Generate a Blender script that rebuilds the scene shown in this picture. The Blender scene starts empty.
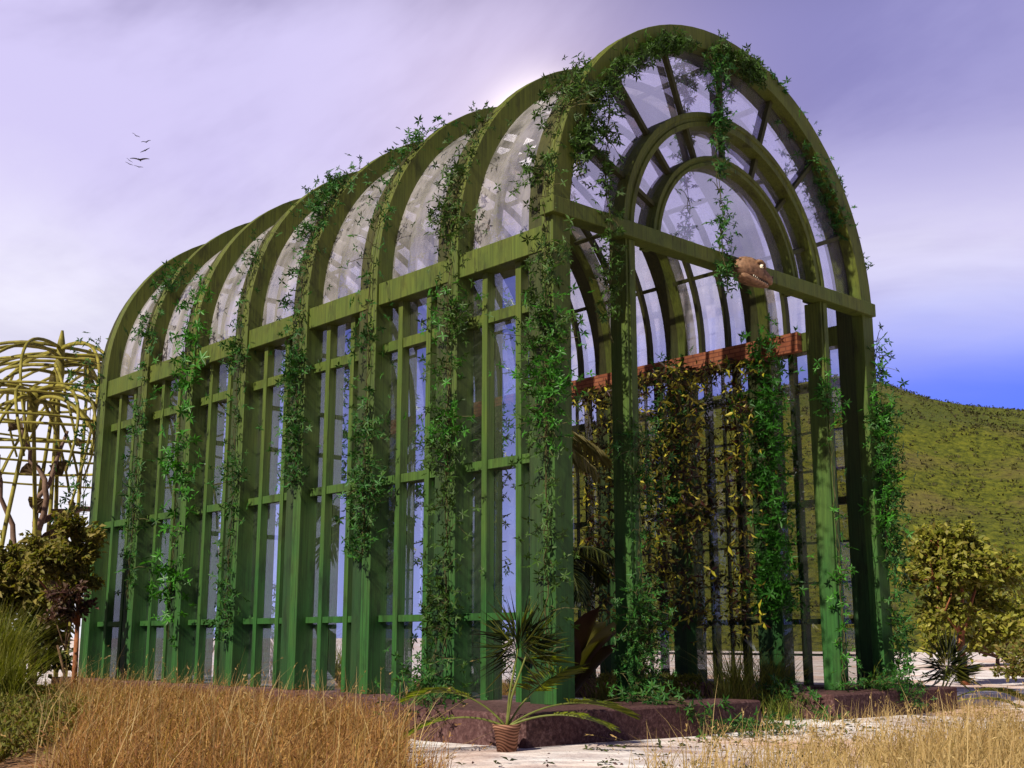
import bpy, math, random
import numpy as np
from mathutils import Vector, Matrix

rng = np.random.default_rng(7)
random.seed(7)
PI = math.pi
R = math.radians
S = bpy.context.scene
COL = S.collection

# ------------------------------------------------------------------ sizes
W = 6.231            # width of the front
PITCH = 1.555        # rib spacing along the side
NR = 8               # ribs
ZP = 0.27            # top of the stone plinth
ZR = 5.27            # springing of the vault
RO = W / 2           # outer radius of the vault
CX = W / 2
LEN = PITCH * (NR - 1) + 0.40
CAM = Vector((-8.359, -8.515, 0.905))
YAW, TILT, FPX = R(42.42), R(11.986), 1196.8


# ------------------------------------------------------------------ helpers
def tag(o, label=None, cat=None, group=None, kind=None):
    if label: o['label'] = label
    if cat: o['category'] = cat
    if group: o['group'] = group
    if kind: o['kind'] = kind
    return o


def empty(name, loc=(0, 0, 0), parent=None):
    o = bpy.data.objects.new(name, None)
    o.location = loc
    o.empty_display_size = 0.2
    COL.objects.link(o)
    if parent: o.parent = parent
    return o


def link(name, me, mat=None, parent=None, smooth=False):
    if mat is not None:
        for m in (mat if isinstance(mat, (list, tuple)) else [mat]):
            me.materials.append(m)
    if smooth:
        me.polygons.foreach_set('use_smooth', [True] * len(me.polygons))
    o = bpy.data.objects.new(name, me)
    COL.objects.link(o)
    if parent: o.parent = parent
    return o


class MB:
    """collects geometry for one mesh"""
    def __init__(self):
        self.v, self.f, self.m = [], [], []

    def add(self, V, F, mi=0):
        b = len(self.v)
        self.v += [tuple(p) for p in V]
        self.f += [tuple(i + b for i in f) for f in F]
        self.m += [mi] * len(F)

    def box(self, x0, x1, y0, y1, z0, z1, mi=0):
        V = [(x0, y0, z0), (x1, y0, z0), (x1, y1, z0), (x0, y1, z0),
             (x0, y0, z1), (x1, y0, z1), (x1, y1, z1), (x0, y1, z1)]
        self.add(V, [(0, 3, 2, 1), (4, 5, 6, 7), (0, 1, 5, 4), (1, 2, 6, 5), (2, 3, 7, 6), (3, 0, 4, 7)], mi)

    def sweep(self, pts, sect, closed=True, mi=0):
        """sect(i) -> list of points at station i"""
        rings = [sect(i) for i in range(len(pts))]
        k = len(rings[0]); V = [p for r in rings for p in r]; F = []
        for i in range(len(rings) - 1):
            for j in range(k if closed else k - 1):
                a, b = i * k + j, i * k + (j + 1) % k
                F.append((a, b, b + k, a + k))
        if closed:
            F.append(tuple(range(k - 1, -1, -1)))
            F.append(tuple((len(rings) - 1) * k + j for j in range(k)))
        self.add(V, F, mi)

    def tube(self, pts, r0, r1=None, n=6, mi=0):
        pts = [Vector(p) for p in pts]
        r1 = r0 if r1 is None else r1
        N = len(pts)
        up = None; rings = []
        for i, p in enumerate(pts):
            t = (pts[min(i + 1, N - 1)] - pts[max(i - 1, 0)])
            if t.length < 1e-9: t = Vector((0, 0, 1))
            t.normalize()
            if up is None:
                up = t.orthogonal().normalized()
            up = (up - t * up.dot(t))
            if up.length < 1e-6: up = t.orthogonal()
            up.normalize()
            b = t.cross(up)
            rr = r0 + (r1 - r0) * i / max(1, N - 1)
            rings.append([p + up * (math.cos(2 * PI * j / n) * rr) + b * (math.sin(2 * PI * j / n) * rr) for j in range(n)])
        self.sweep(pts, lambda i: rings[i], True, mi)

    def obj(self, name, mat, parent=None, smooth=False, bevel=0):
        me = bpy.data.meshes.new(name)
        me.from_pydata(self.v, [], self.f)
        if isinstance(mat, (list, tuple)):
            me.polygons.foreach_set('material_index', self.m)
        me.validate(); me.update()
        o = link(name, me, mat, parent, smooth)
        if bevel:
            md = o.modifiers.new('bevel', 'BEVEL'); md.width = bevel; md.segments = 1
            md.limit_method = 'ANGLE'; md.angle_limit = R(40)
        return o


def tri_mesh(name, V, T, mat, parent=None, smooth=False):
    V = np.asarray(V, dtype=np.float32); T = np.asarray(T, dtype=np.int32)
    me = bpy.data.meshes.new(name)
    me.vertices.add(len(V)); me.vertices.foreach_set('co', V.ravel())
    me.loops.add(T.size); me.loops.foreach_set('vertex_index', T.ravel())
    k = T.shape[1]
    me.polygons.add(len(T)); me.polygons.foreach_set('loop_start', np.arange(0, T.size, k, dtype=np.int32))
    me.update(calc_edges=True)
    return link(name, me, mat, parent, smooth)


def unit(a):
    return a / np.maximum(np.linalg.norm(a, axis=-1, keepdims=True), 1e-9)


def leaf_arrays(P, D, Nn, L, Wd, fold=0.25, droop=0.15):
    """folded pointed leaves: base P, direction D, face normal Nn"""
    P = np.asarray(P, float); D = unit(np.asarray(D, float))
    Sd = unit(np.cross(D, np.asarray(Nn, float))); N2 = np.cross(Sd, D)
    L = np.asarray(L, float).reshape(-1, 1); Wd = np.asarray(Wd, float).reshape(-1, 1)
    mid = P + D * L * 0.42
    tip = P + D * L - N2 * L * droop
    l = mid + Sd * Wd + N2 * Wd * fold * 2
    r = mid - Sd * Wd + N2 * Wd * fold * 2
    n = len(P)
    V = np.stack([P, l, tip, r], 1).reshape(-1, 3)
    i = np.arange(n) * 4
    T = np.concatenate([np.stack([i, i + 1, i + 2], 1), np.stack([i, i + 2, i + 3], 1)])
    return V, T


def blades(P, H, bend_dir, bend, width, segs=4):
    """grass blades as tapering ribbons"""
    n = len(P)
    t = np.linspace(0, 1, segs + 1)
    side = unit(np.stack([-bend_dir[:, 1], bend_dir[:, 0], np.zeros(n)], 1) + rng.normal(0, .5, (n, 3)) * [1, 1, 0])
    bd = np.concatenate([bend_dir, np.zeros((n, 1))], 1)
    rows = []
    for k in range(segs + 1):
        c = P + np.stack([np.zeros(n), np.zeros(n), H * t[k] * (1 - 0.35 * (bend / np.maximum(H, .01)) * t[k])], 1) + bd * (bend * t[k] ** 2)[:, None]
        w = (width * (1 - t[k] ** 1.6 * 0.92))[:, None]
        rows.append(c - side * w); rows.append(c + side * w)
    V = np.stack(rows, 1).reshape(-1, 3)
    base = np.arange(n) * (2 * (segs + 1))
    F = []
    for k in range(segs):
        a = base + 2 * k
        F.append(np.stack([a, a + 1, a + 3, a + 2], 1))
    return V, np.concatenate(F)


def in_poly(p, poly):
    x, y = p[:, 0], p[:, 1]; inside = np.zeros(len(p), bool)
    j = len(poly) - 1
    for i in range(len(poly)):
        xi, yi = poly[i]; xj, yj = poly[j]
        c = ((yi > y) != (yj > y)) & (x < (xj - xi) * (y - yi) / (yj - yi + 1e-12) + xi)
        inside ^= c; j = i
    return inside


def scatter(poly, n):
    q = np.array(poly); lo, hi = q.min(0), q.max(0)
    out = np.zeros((0, 2))
    while len(out) < n:
        p = rng.uniform(lo, hi, (n * 2, 2))
        out = np.concatenate([out, p[in_poly(p, poly)]])
    return out[:n]


# ------------------------------------------------------------------ materials
class NT:
    def __init__(self, name):
        self.mat = bpy.data.materials.new(name); self.mat.use_nodes = True
        self.t = self.mat.node_tree; self.n = self.t.nodes; self.l = self.t.links
        self.b = self.n['Principled BSDF']; self.b.inputs['Specular IOR Level'].default_value = .18; self.out = self.n['Material Output']

    def node(self, typ, **kw):
        nd = self.n.new(typ)
        for k, v in kw.items():
            if hasattr(nd, k): setattr(nd, k, v)
        return nd

    def L(self, a, b): self.l.new(a, b)

    def pos(self, scale=(1, 1, 1)):
        g = self.node('ShaderNodeNewGeometry'); m = self.node('ShaderNodeMapping')
        m.inputs['Scale'].default_value = scale
        self.L(g.outputs['Position'], m.inputs['Vector']); return m.outputs[0]

    def noise(self, vec, scale, detail=4, rough=.55, dist=0):
        nd = self.node('ShaderNodeTexNoise'); self.L(vec, nd.inputs['Vector'])
        nd.inputs['Scale'].default_value = scale; nd.inputs['Detail'].default_value = detail
        nd.inputs['Roughness'].default_value = rough; nd.inputs['Distortion'].default_value = dist
        return nd.outputs['Fac']

    def ramp(self, fac, stops):
        nd = self.node('ShaderNodeValToRGB'); e = nd.color_ramp.elements
        while len(e) < len(stops): e.new(0.5)
        for i, (p, c) in enumerate(stops):
            e[i].position = p; e[i].color = (*c, 1) if len(c) == 3 else c
        self.L(fac, nd.inputs[0]); return nd.outputs[0]

    def mix(self, fac, a, b, blend='MIX'):
        nd = self.node('ShaderNodeMix', data_type='RGBA', blend_type=blend)
        for s, v in ((0, fac), (6, a), (7, b)):
            if hasattr(v, 'links'): self.L(v, nd.inputs[s])
            elif isinstance(v, (int, float)): nd.inputs[s].default_value = v
            else: nd.inputs[s].default_value = (*v, 1)
        return nd.outputs[2]

    def bump(self, h, strength=.3, dist=.02):
        nd = self.node('ShaderNodeBump'); nd.inputs['Strength'].default_value = strength
        nd.inputs['Distance'].default_value = dist
        self.L(h, nd.inputs['Height']); self.L(nd.outputs[0], self.b.inputs['Normal'])

    def rough(self, v): self.b.inputs['Roughness'].default_value = v
    def col(self, c):
        if hasattr(c, 'links'): self.L(c, self.b.inputs['Base Color'])
        else: self.b.inputs['Base Color'].default_value = (*c, 1)


def wood(name, olive, green, zmix=True):
    m = NT(name)
    grain = m.noise(m.pos((1, 1, .03)), 46, 4, .6)
    blotch = m.noise(m.pos((1, 1, .6)), 2.2, 4, .6)
    c1 = m.ramp(grain, [(.3, tuple(x * .62 for x in olive)), (.5, olive), (.72, tuple(x * 1.35 for x in olive))])
    c2 = m.ramp(grain, [(.3, tuple(x * .62 for x in green)), (.5, green), (.72, tuple(x * 1.35 for x in green))])
    # greener towards the bottom, with the blend broken up by noise
    g = m.node('ShaderNodeNewGeometry'); sp = m.node('ShaderNodeSeparateXYZ'); m.L(g.outputs['Position'], sp.inputs[0])
    mr = m.node('ShaderNodeMapRange'); m.L(sp.outputs[2], mr.inputs[0])
    mr.inputs[1].default_value = 6.0; mr.inputs[2].default_value = 1.0
    ad = m.node('ShaderNodeMath', operation='MULTIPLY_ADD'); m.L(blotch, ad.inputs[0]); ad.inputs[1].default_value = .8; m.L(mr.outputs[0], ad.inputs[2])
    sb = m.node('ShaderNodeMath', operation='SUBTRACT', use_clamp=True); m.L(ad.outputs[0], sb.inputs[0]); sb.inputs[1].default_value = .4
    stain = m.noise(m.pos((1, 1, .35)), 5.5, 6, .7)
    cc = m.mix(1, m.mix(sb.outputs[0], c1, c2), m.ramp(stain, [(.30, (.45, .40, .36)), (.48, (1, 1, 1)), (.70, (1.0, 1.0, 1.0)), (.80, (1.5, 1.45, 1.3))]), 'MULTIPLY')
    m.col(cc); m.rough(.66); m.b.inputs['Specular IOR Level'].default_value = .3
    m.bump(grain, .25, .01)
    return m.mat


def leaf_mat(name, cols, rough=.45, trans=.25):
    m = NT(name)
    g = m.node('ShaderNodeNewGeometry')
    st = [(i / max(1, len(cols) - 1), c) for i, c in enumerate(cols)]
    c = m.ramp(g.outputs['Random Per Island'], st)
    m.col(c); m.rough(rough); m.b.inputs['Specular IOR Level'].default_value = .22
    if trans:
        tr = m.node('ShaderNodeBsdfTranslucent'); mx = m.node('ShaderNodeMixShader')
        m.L(m.mix(1, c, (1.3, 1.5, .5), 'MULTIPLY'), tr.inputs[0]); mx.inputs[0].default_value = trans
        m.L(m.b.outputs[0], mx.inputs[1]); m.L(tr.outputs[0], mx.inputs[2]); m.L(mx.outputs[0], m.out.inputs[0])
    return m.mat


def simple(name, c, rough=.6, var=.35, scale=6, bump=0):
    m = NT(name)
    n = m.noise(m.pos(), scale, 5, .6)
    m.col(m.ramp(n, [(.3, tuple(x * (1 - var) for x in c)), (.7, tuple(min(1, x * (1 + var)) for x in c))]))
    m.rough(rough)
    if bump: m.bump(n, bump, .03)
    return m.mat


def glass(name, tint=(.93, .93, 1), lo=.2, hi=.8, dust=.1, dustcol=(.88, .82, .86), rough=.01):
    m = NT(name)
    n = m.n; n.remove(m.b)
    tr = m.node('ShaderNodeBsdfTransparent'); tr.inputs[0].default_value = (*tint, 1)
    gl = m.node('ShaderNodeBsdfGlossy'); gl.inputs['Roughness'].default_value = rough
    gl.inputs['Color'].default_value = (.93, .93, 1, 1)
    lw = m.node('ShaderNodeLayerWeight'); lw.inputs[0].default_value = .5
    mr = m.node('ShaderNodeMapRange'); m.L(lw.outputs['Facing'], mr.inputs[0])
    mr.inputs[3].default_value = lo; mr.inputs[4].default_value = hi
    mx = m.node('ShaderNodeMixShader'); m.L(mr.outputs[0], mx.inputs[0]); m.L(tr.outputs[0], mx.inputs[1]); m.L(gl.outputs[0], mx.inputs[2])
    df = m.node('ShaderNodeBsdfDiffuse'); df.inputs[0].default_value = (*dustcol, 1)
    tl = m.node('ShaderNodeBsdfTranslucent'); tl.inputs[0].default_value = (*dustcol, 1)
    md = m.node('ShaderNodeMixShader'); md.inputs[0].default_value = .4; m.L(df.outputs[0], md.inputs[1]); m.L(tl.outputs[0], md.inputs[2])
    nz = m.noise(m.pos((1, 1, .35)), 2.5, 5, .65)
    r2 = m.node('ShaderNodeMapRange'); m.L(nz, r2.inputs[0]); r2.inputs[1].default_value = .35; r2.inputs[2].default_value = .7
    r2.inputs[3].default_value = dust * .45; r2.inputs[4].default_value = dust * 1.6
    m2 = m.node('ShaderNodeMixShader'); m.L(r2.outputs[0], m2.inputs[0]); m.L(mx.outputs[0], m2.inputs[1]); m.L(md.outputs[0], m2.inputs[2])
    m.L(m2.outputs[0], m.out.inputs[0])
    return m.mat


M = {}
M['wood'] = wood('weathered green timber', (.076, .090, .009), (.017, .076, .012))
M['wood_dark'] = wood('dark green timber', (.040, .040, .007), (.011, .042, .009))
M['glass'] = glass('reflective glass', tint=(.68, .75, 1.0), lo=.58, hi=.94, dust=.012)
M['roof_glass'] = glass('dusty roof glass', lo=.22, hi=.60, dust=.27, rough=.04)
M['front_glass'] = glass('hazy fanlight glass', lo=.22, hi=.8, dust=.12, dustcol=(.66, .62, .85), tint=(.80, .79, .98))
M['clear_glass'] = glass('clear glass', tint=(.70, .67, .64), lo=.06, hi=.6, dust=.02)
M['ivy'] = leaf_mat('ivy leaf', [(.010, .040, .008), (.02, .08, .012), (.03, .13, .02), (.045, .10, .012), (.015, .055, .01)], .5, .2)
M['ivy_olive'] = leaf_mat('ivy leaf olive', [(.018, .038, .006), (.03, .07, .010), (.05, .11, .014), (.028, .05, .008)], .5, .2)
M['ivy_bright'] = leaf_mat('ivy leaf bright', [(.02, .08, .008), (.035, .15, .014), (.055, .20, .018)], .4, .25)
M['croton'] = leaf_mat('maroon and yellow leaf', [(.045, .012, .008), (.03, .01, .008), (.06, .018, .01), (.05, .06, .01), (.50, .46, .035), (.035, .012, .008), (.03, .07, .015), (.03, .02, .01), (.055, .03, .012), (.66, .58, .07), (.03, .012, .008)], .4, .1)
M['stem'] = simple('vine stem', (.06, .055, .02), .8)
M['bark'] = simple('bark', (.12, .07, .04), .9, .5, 14, .5)
M['red_bark'] = simple('reddish bark', (.24, .09, .04), .85, .4, 14, .4)
M['brown_leaf'] = leaf_mat('olive brown leaf', [(.085, .066, .017), (.155, .125, .027), (.25, .195, .045), (.10, .11, .019), (.19, .17, .036)], .55, .35)
M['dark_leaf'] = leaf_mat('dark green leaf', [(.02, .03, .01), (.04, .055, .012), (.065, .08, .02), (.09, .085, .025)], .55, .2)
M['maroon_leaf'] = leaf_mat('maroon leaf', [(.03, .012, .010), (.06, .025, .018), (.09, .04, .03), (.07, .06, .02)], .55, .2)
M['gold_leaf'] = leaf_mat('golden leaf', [(.08, .088, .011), (.15, .16, .018), (.23, .22, .026), (.10, .075, .014), (.34, .32, .06)], .5, .3)
M['palm'] = leaf_mat('palm leaflet', [(.03, .045, .008), (.09, .12, .012), (.26, .29, .02), (.06, .08, .01), (.16, .19, .015)], .35, .4)
M['palm_dark'] = leaf_mat('dark palm leaflet', [(.012, .022, .006), (.025, .035, .008), (.06, .07, .012), (.18, .19, .03)], .35, .15)
M['palm_gold'] = leaf_mat('pale palm leaflet', [(.24, .20, .08), (.16, .14, .04), (.30, .26, .12), (.10, .10, .03)], .4, .3)
M['palm_stem'] = simple('palm stalk', (.12, .14, .03), .5)
M['dry'] = leaf_mat('dry grass blade', [(.26, .12, .04), (.36, .18, .055), (.16, .07, .028), (.50, .30, .10), (.12, .06, .022), (.30, .13, .05)], .6, .3)
M['straw'] = leaf_mat('pale straw blade', [(.40, .28, .12), (.32, .20, .075), (.50, .37, .18), (.26, .165, .06)], .6, .3)
M['green_grass'] = leaf_mat('green grass blade', [(.10, .15, .02), (.17, .20, .03), (.07, .11, .02), (.24, .24, .05)], .5, .35)
M['reed'] = leaf_mat('reed blade', [(.11, .12, .016), (.17, .17, .024), (.08, .085, .014), (.24, .21, .045)], .5, .4)
M['weed'] = leaf_mat('low weed leaf', [(.10, .11, .015), (.16, .155, .022), (.07, .075, .015), (.18, .14, .035), (.13, .065, .022)], .6, .3)
M['cane'] = simple('yellow cane', (.19, .165, .028), .6, .6, 4)
M['cane_old'] = simple('brown stalk', (.14, .085, .06), .6, .45, 5)
M['shell_leaf'] = leaf_mat('ribbed brown leaf', [(.10, .06, .035), (.16, .11, .04), (.08, .05, .04), (.34, .30, .05)], .5, .25)


def stone():
    m = NT('maroon stone')
    n = m.noise(m.pos(), 26, 6, .7); n2 = m.noise(m.pos(), 2.2, 4)
    c = m.ramp(n, [(.34, (.022, .010, .011)), (.5, (.07, .032, .031)), (.68, (.17, .10, .095))])
    m.col(m.mix(m.ramp(n2, [(.4, (0, 0, 0)), (.7, (.6, .6, .6))]), c, (.075, .034, .034)))
    m.rough(.85); m.bump(n, .5, .02); return m.mat


def brick():
    m = NT('red brick facing')
    tc = m.node('ShaderNodeNewGeometry'); mp = m.node('ShaderNodeMapping')
    mp.inputs['Rotation'].default_value = (0, 0, 0)
    sx = m.node('ShaderNodeSeparateXYZ'); cb = m.node('ShaderNodeCombineXYZ'); m.L(tc.outputs['Position'], sx.inputs[0])
    m.L(sx.outputs[1], cb.inputs[0]); m.L(sx.outputs[2], cb.inputs[1])
    b = m.node('ShaderNodeTexBrick'); m.L(cb.outputs[0], b.inputs['Vector'])
    b.inputs['Color1'].default_value = (.38, .14, .065, 1); b.inputs['Color2'].default_value = (.30, .095, .045, 1)
    b.inputs['Mortar'].default_value = (.18, .06, .035, 1); b.inputs['Scale'].default_value = 1
    b.inputs['Brick Width'].default_value = .2; b.inputs['Row Height'].default_value = .066; b.inputs['Mortar Size'].default_value = .009
    nz = m.noise(m.pos(), 9, 4)
    m.col(m.mix(.5, b.outputs[0], m.ramp(nz, [(.3, (.35, .35, .35)), (.7, (1, 1, 1))]), 'MULTIPLY'))
    m.rough(.85); m.bump(b.outputs['Fac'], -.4, .01); return m.mat


def sand():
    m = NT('pale pink sand')
    p = m.pos((1, 1, 0))
    # ripples run across the slope
    w = m.node('ShaderNodeTexWave', wave_type='BANDS', bands_direction='DIAGONAL'); m.L(p, w.inputs[0])
    w.inputs['Scale'].default_value = 1.1; w.inputs['Distortion'].default_value = 7; w.inputs['Detail'].default_value = 4; w.inputs['Detail Scale'].default_value = 1.6
    n = m.noise(p, .8, 6, .65); n2 = m.noise(p, .22, 4, .6, .6); n3 = m.noise(p, 18, 4, .7)
    c = m.ramp(n, [(.32, (.36, .27, .27)), (.48, (.64, .58, .58)), (.62, (.82, .80, .81))])
    c = m.mix(m.ramp(n2, [(.50, (0, 0, 0)), (.66, (.75, .75, .75))]), c, (.62, .36, .22))
    c = m.mix(.30, c, m.ramp(w.outputs['Fac'], [(.2, (.55, .45, .45)), (.75, (1.0, 1.0, 1.0))]), 'MULTIPLY')
    # trodden brown earth under the grass on the greenhouse's left side
    g = m.node('ShaderNodeNewGeometry'); sp = m.node('ShaderNodeSeparateXYZ'); m.L(g.outputs['Position'], sp.inputs[0])
    dd = m.node('ShaderNodeMath', operation='MULTIPLY_ADD'); m.L(sp.outputs[0], dd.inputs[0]); dd.inputs[1].default_value = -1.25
    m.L(sp.outputs[1], dd.inputs[2])            # y - 1.25 x
    nn = m.node('ShaderNodeMath', operation='MULTIPLY_ADD'); m.L(n, nn.inputs[0]); nn.inputs[1].default_value = 2.4; m.L(dd.outputs[0], nn.inputs[2])
    mr = m.node('ShaderNodeMapRange'); m.L(nn.outputs[0], mr.inputs[0]); mr.inputs[1].default_value = 3.4; mr.inputs[2].default_value = 4.6
    far = m.node('ShaderNodeMapRange'); m.L(sp.outputs[1], far.inputs[0]); far.inputs[1].default_value = 14; far.inputs[2].default_value = 9
    mm = m.node('ShaderNodeMath', operation='MULTIPLY'); m.L(mr.outputs[0], mm.inputs[0]); m.L(far.outputs[0], mm.inputs[1])
    m.col(m.mix(mm.outputs[0], c, m.ramp(n3, [(.3, (.16, .08, .04)), (.7, (.34, .19, .10))])))
    ad = m.node('ShaderNodeMath', operation='ADD'); m.L(w.outputs['Fac'], ad.inputs[0]); m.L(n3, ad.inputs[1])
    m.rough(.95); m.bump(ad.outputs[0], .5, .04); return m.mat


def hillmat():
    m = NT('scrubby hill')
    p = m.pos()
    n = m.noise(p, .06, 6, .6); n2 = m.noise(p, 1.1, 6, .75); n3 = m.noise(p, .025, 4, .5)
    c = m.ramp(n2, [(.36, (.022, .028, .004)), (.47, (.082, .095, .008)), (.60, (.145, .15, .014))])
    c = m.mix(m.ramp(n, [(.54, (0, 0, 0)), (.68, (.5, .5, .5))]), c, (.17, .11, .055))
    c = m.mix(m.ramp(n3, [(.45, (0, 0, 0)), (.6, (.6, .6, .6))]), c, (.06, .08, .014))
    m.col(c); m.rough(.95); m.bump(n2, .8, .8); return m.mat


def terracotta():
    m = NT('terracotta with bands')
    w = m.node('ShaderNodeTexWave', wave_type='RINGS'); m.L(m.pos(), w.inputs[0])
    tc = m.node('ShaderNodeTexCoord'); m.L(tc.outputs['Object'], w.inputs[0])
    w.inputs['Scale'].default_value = 14; w.inputs['Distortion'].default_value = 1.5
    m.col(m.ramp(w.outputs['Fac'], [(.2, (.085, .035, .02)), (.8, (.28, .14, .09))])); m.rough(.8); return m.mat


M['stone'], M['brick'], M['sand'], M['hill'], M['pot'] = stone(), brick(), sand(), hillmat(), terracotta()
M['lizard'] = simple('mottled brown hide', (.19, .105, .06), .55, .55, 22, .5)
M['lizard_dark'] = simple('dark mouth', (.03, .015, .012), .5)
M['eye'] = simple('pale eye', (.75, .68, .5), .15, .1)
M['pupil'] = simple('black pupil', (.01, .01, .01), .1)
M['bird'] = simple('dark feathers', (.02, .02, .022), .7)
M['soil'] = simple('potting soil', (.05, .035, .025), .95)
M['trunk_palm'] = simple('palm trunk', (.10, .075, .05), .9, .5, 12, .6)
M['banana'] = leaf_mat('broad leaf', [(.03, .045, .012), (.06, .03, .02), (.045, .02, .018)], .35, .2)
M['banana_gold'] = leaf_mat('yellowing broad leaf', [(.20, .17, .03), (.16, .13, .02)], .35, .3)


# ------------------------------------------------------------------ ground and hill
def build_ground():
    # polar sheet, fine near the camera, reaching the horizon
    rad = np.concatenate([np.linspace(0, 40, 90), np.geomspace(42, 6000, 40)])
    na = 180
    a = np.linspace(0, 2 * PI, na, endpoint=False)
    c = np.array([-2.0, -1.0])
    X = c[0] + rad[:, None] * np.cos(a)[None]; Y = c[1] + rad[:, None] * np.sin(a)[None]
    Z = 0.02 * np.sin(X * 1.3 + .5 * np.sin(Y)) * np.sin(Y * 1.1) * np.clip(1 - rad / 60, 0, 1)[:, None]
    Z -= .02
    Z += (.4 * np.sin(X * .03 + 1) * np.sin(Y * .027)) * np.clip((rad - 45) / 60, 0, 1)[:, None] * np.clip(1 - rad / 900, 0, 1)[:, None]
    V = np.stack([X, Y, Z], -1).reshape(-1, 3)
    i, j = np.meshgrid(np.arange(len(rad) - 1), np.arange(na), indexing='ij')
    k = (j + 1) % na
    F = np.stack([i * na + j, (i + 1) * na + j, (i + 1) * na + k, i * na + k], -1).reshape(-1, 4)
    o = tri_mesh('ground', V, F, M['sand'], None, True)
    tag(o, 'pale pink rippled sand plain under the greenhouse', 'ground', kind='structure')


def hill_h(x, y):
    # a long rounded ridge behind the right of the greenhouse
    az = np.degrees(np.arctan2(x - CAM.x, y - CAM.y)); D = np.hypot(x - CAM.x, y - CAM.y)
    pk = .905 * np.interp(az, [34, 37, 40, 42.5, 45, 48, 52, 55, 58, 60, 62, 64, 66, 69, 73, 80, 90, 105, 125],
                   [0, 3, 17, 33, 42, 46, 49, 51, 51.6, 49.8, 47, 44.6, 43.2, 42.5, 43, 47, 46, 36, 5])
    t = np.clip((D - 82) / 150, 0, 1); up = t ** 1.25 * (1 - t) + (1 - (1 - t) ** 2) * t
    t2 = np.clip((D - 232) / 190, 0, 1)
    return pk * up * (1 - t2 * t2 * (3 - 2 * t2))


def build_hill():
    n = 240
    az = np.linspace(R(33), R(120), n); d = np.linspace(55, 420, 120)
    A, D = np.meshgrid(az, d, indexing='ij')
    X = CAM.x + D * np.sin(A); Y = CAM.y + D * np.cos(A)
    H = hill_h(X, Y)
    H += .6 * (np.sin(X * .21) * np.sin(Y * .17) + np.sin(X * .09 + 2) * np.sin(Y * .11)) * np.clip((H - .35) / 10, 0, 1)
    Z = H - .35
    m = len(d)
    V = np.stack([X, Y, Z], -1).reshape(-1, 3)
    i, j = np.meshgrid(np.arange(n - 1), np.arange(m - 1), indexing='ij')
    F = np.stack([i * m + j, (i + 1) * m + j, (i + 1) * m + j + 1, i * m + j + 1], -1).reshape(-1, 4)[:, ::-1]
    o = tri_mesh('hill', V, F, M['hill'], None, True)
    tag(o, 'rounded scrubby olive hill rising behind the greenhouse', 'hill', kind='structure')
    # scrub dotted over it
    N = 22000
    a = rng.uniform(R(43), R(76), N); dd = rng.uniform(85, 240, N)
    x = CAM.x + dd * np.sin(a); y = CAM.y + dd * np.cos(a); z = hill_h(x, y) - .35
    z += .6 * (np.sin(x * .21) * np.sin(y * .17) + np.sin(x * .09 + 2) * np.sin(y * .11)) * np.clip(z / 10, 0, 1)
    z -= .10; keep = z > .3
    P = np.stack([x, y, z], 1)[keep]
    k = 4; sc = rng.uniform(.06, .10, len(P)) * rng.choice([1, 1, 1.6, 3.2], len(P)) * (1 + .004 * np.hypot(P[:, 0], P[:, 1]))
    Pb = np.repeat(P, k, 0) + rng.normal(0, 1, (len(P) * k, 3)) * np.repeat(sc, k)[:, None] * [.5, .5, .25] + np.repeat(sc, k)[:, None] * [0, 0, .2]
    D3 = rng.normal(0, 1, (len(Pb), 3)); D3[:, 2] = np.abs(D3[:, 2])
    V, T = leaf_arrays(Pb, D3, rng.normal(0, 1, (len(Pb), 3)), np.repeat(sc, k) * .9, np.repeat(sc, k) * .3)
    o = tri_mesh('scrub', V, T, M['scrub'])
    tag(o, 'low dark scrub dotted over the olive hill', 'scrub', kind='stuff')


M['scrub'] = leaf_mat('scrub leaf', [(.02, .022, .008), (.045, .045, .010), (.03, .024, .010), (.075, .07, .016)], .7, .1)
build_ground()
build_hill()

# ------------------------------------------------------------------ greenhouse
GH = empty('greenhouse', (CX, 5, 0))
tag(GH, 'tall barrel vaulted glass greenhouse with olive green timber ribs standing on sand', 'greenhouse')
GH_OFF = Vector((-CX, -5, 0))


def gh(o):
    o.parent = GH
    o.matrix_parent_inverse = Matrix.Translation(GH_OFF)
    return o


def arch_path(r, n=44, z0=ZP, z1=ZR, posts=True):
    """(point, outward normal) stations in the XZ plane: up, over and down"""
    st = []
    if posts:
        for z in (z0, z0 + (z1 - z0) * .5): st.append(((CX - r, z), (-1, 0)))
    for k in range(n + 1):
        a = PI - PI * k / n
        st.append(((CX + r * math.cos(a), z1 + r * math.sin(a)), (math.cos(a), math.sin(a))))
    if posts:
        for z in (z0 + (z1 - z0) * .5, z0): st.append(((CX + r, z), (1, 0)))
    return st


def sweep_arch(mb, r, prof, y, n=44, posts=True, z0=ZP, z1=ZR, mi=0):
    st = arch_path(r, n, z0, z1, posts)
    mb.sweep(st, lambda i: [(st[i][0][0] - d * st[i][1][0], y + yy, st[i][0][1] - d * st[i][1][1]) for d, yy in prof], True, mi)


RIB = [(0, 0), (0, .03), (.014, .04), (.014, .05), (0, .06), (0, .11), (.014, .12), (.014, .13), (0, .14), (0, .17), (.26, .17), (.26, 0)]
FLANGE = [(.05, .171), (.05, .42), (.252, .42), (.252, .171)]
for i in range(NR):
    mb = MB(); sweep_arch(mb, RO, RIB, i * PITCH)
    o = gh(mb.obj('rib', M['wood'], bevel=.006))
    mb = MB(); sweep_arch(mb, RO, FLANGE, i * PITCH); mb.obj('flange', M['wood_dark'], o)

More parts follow.
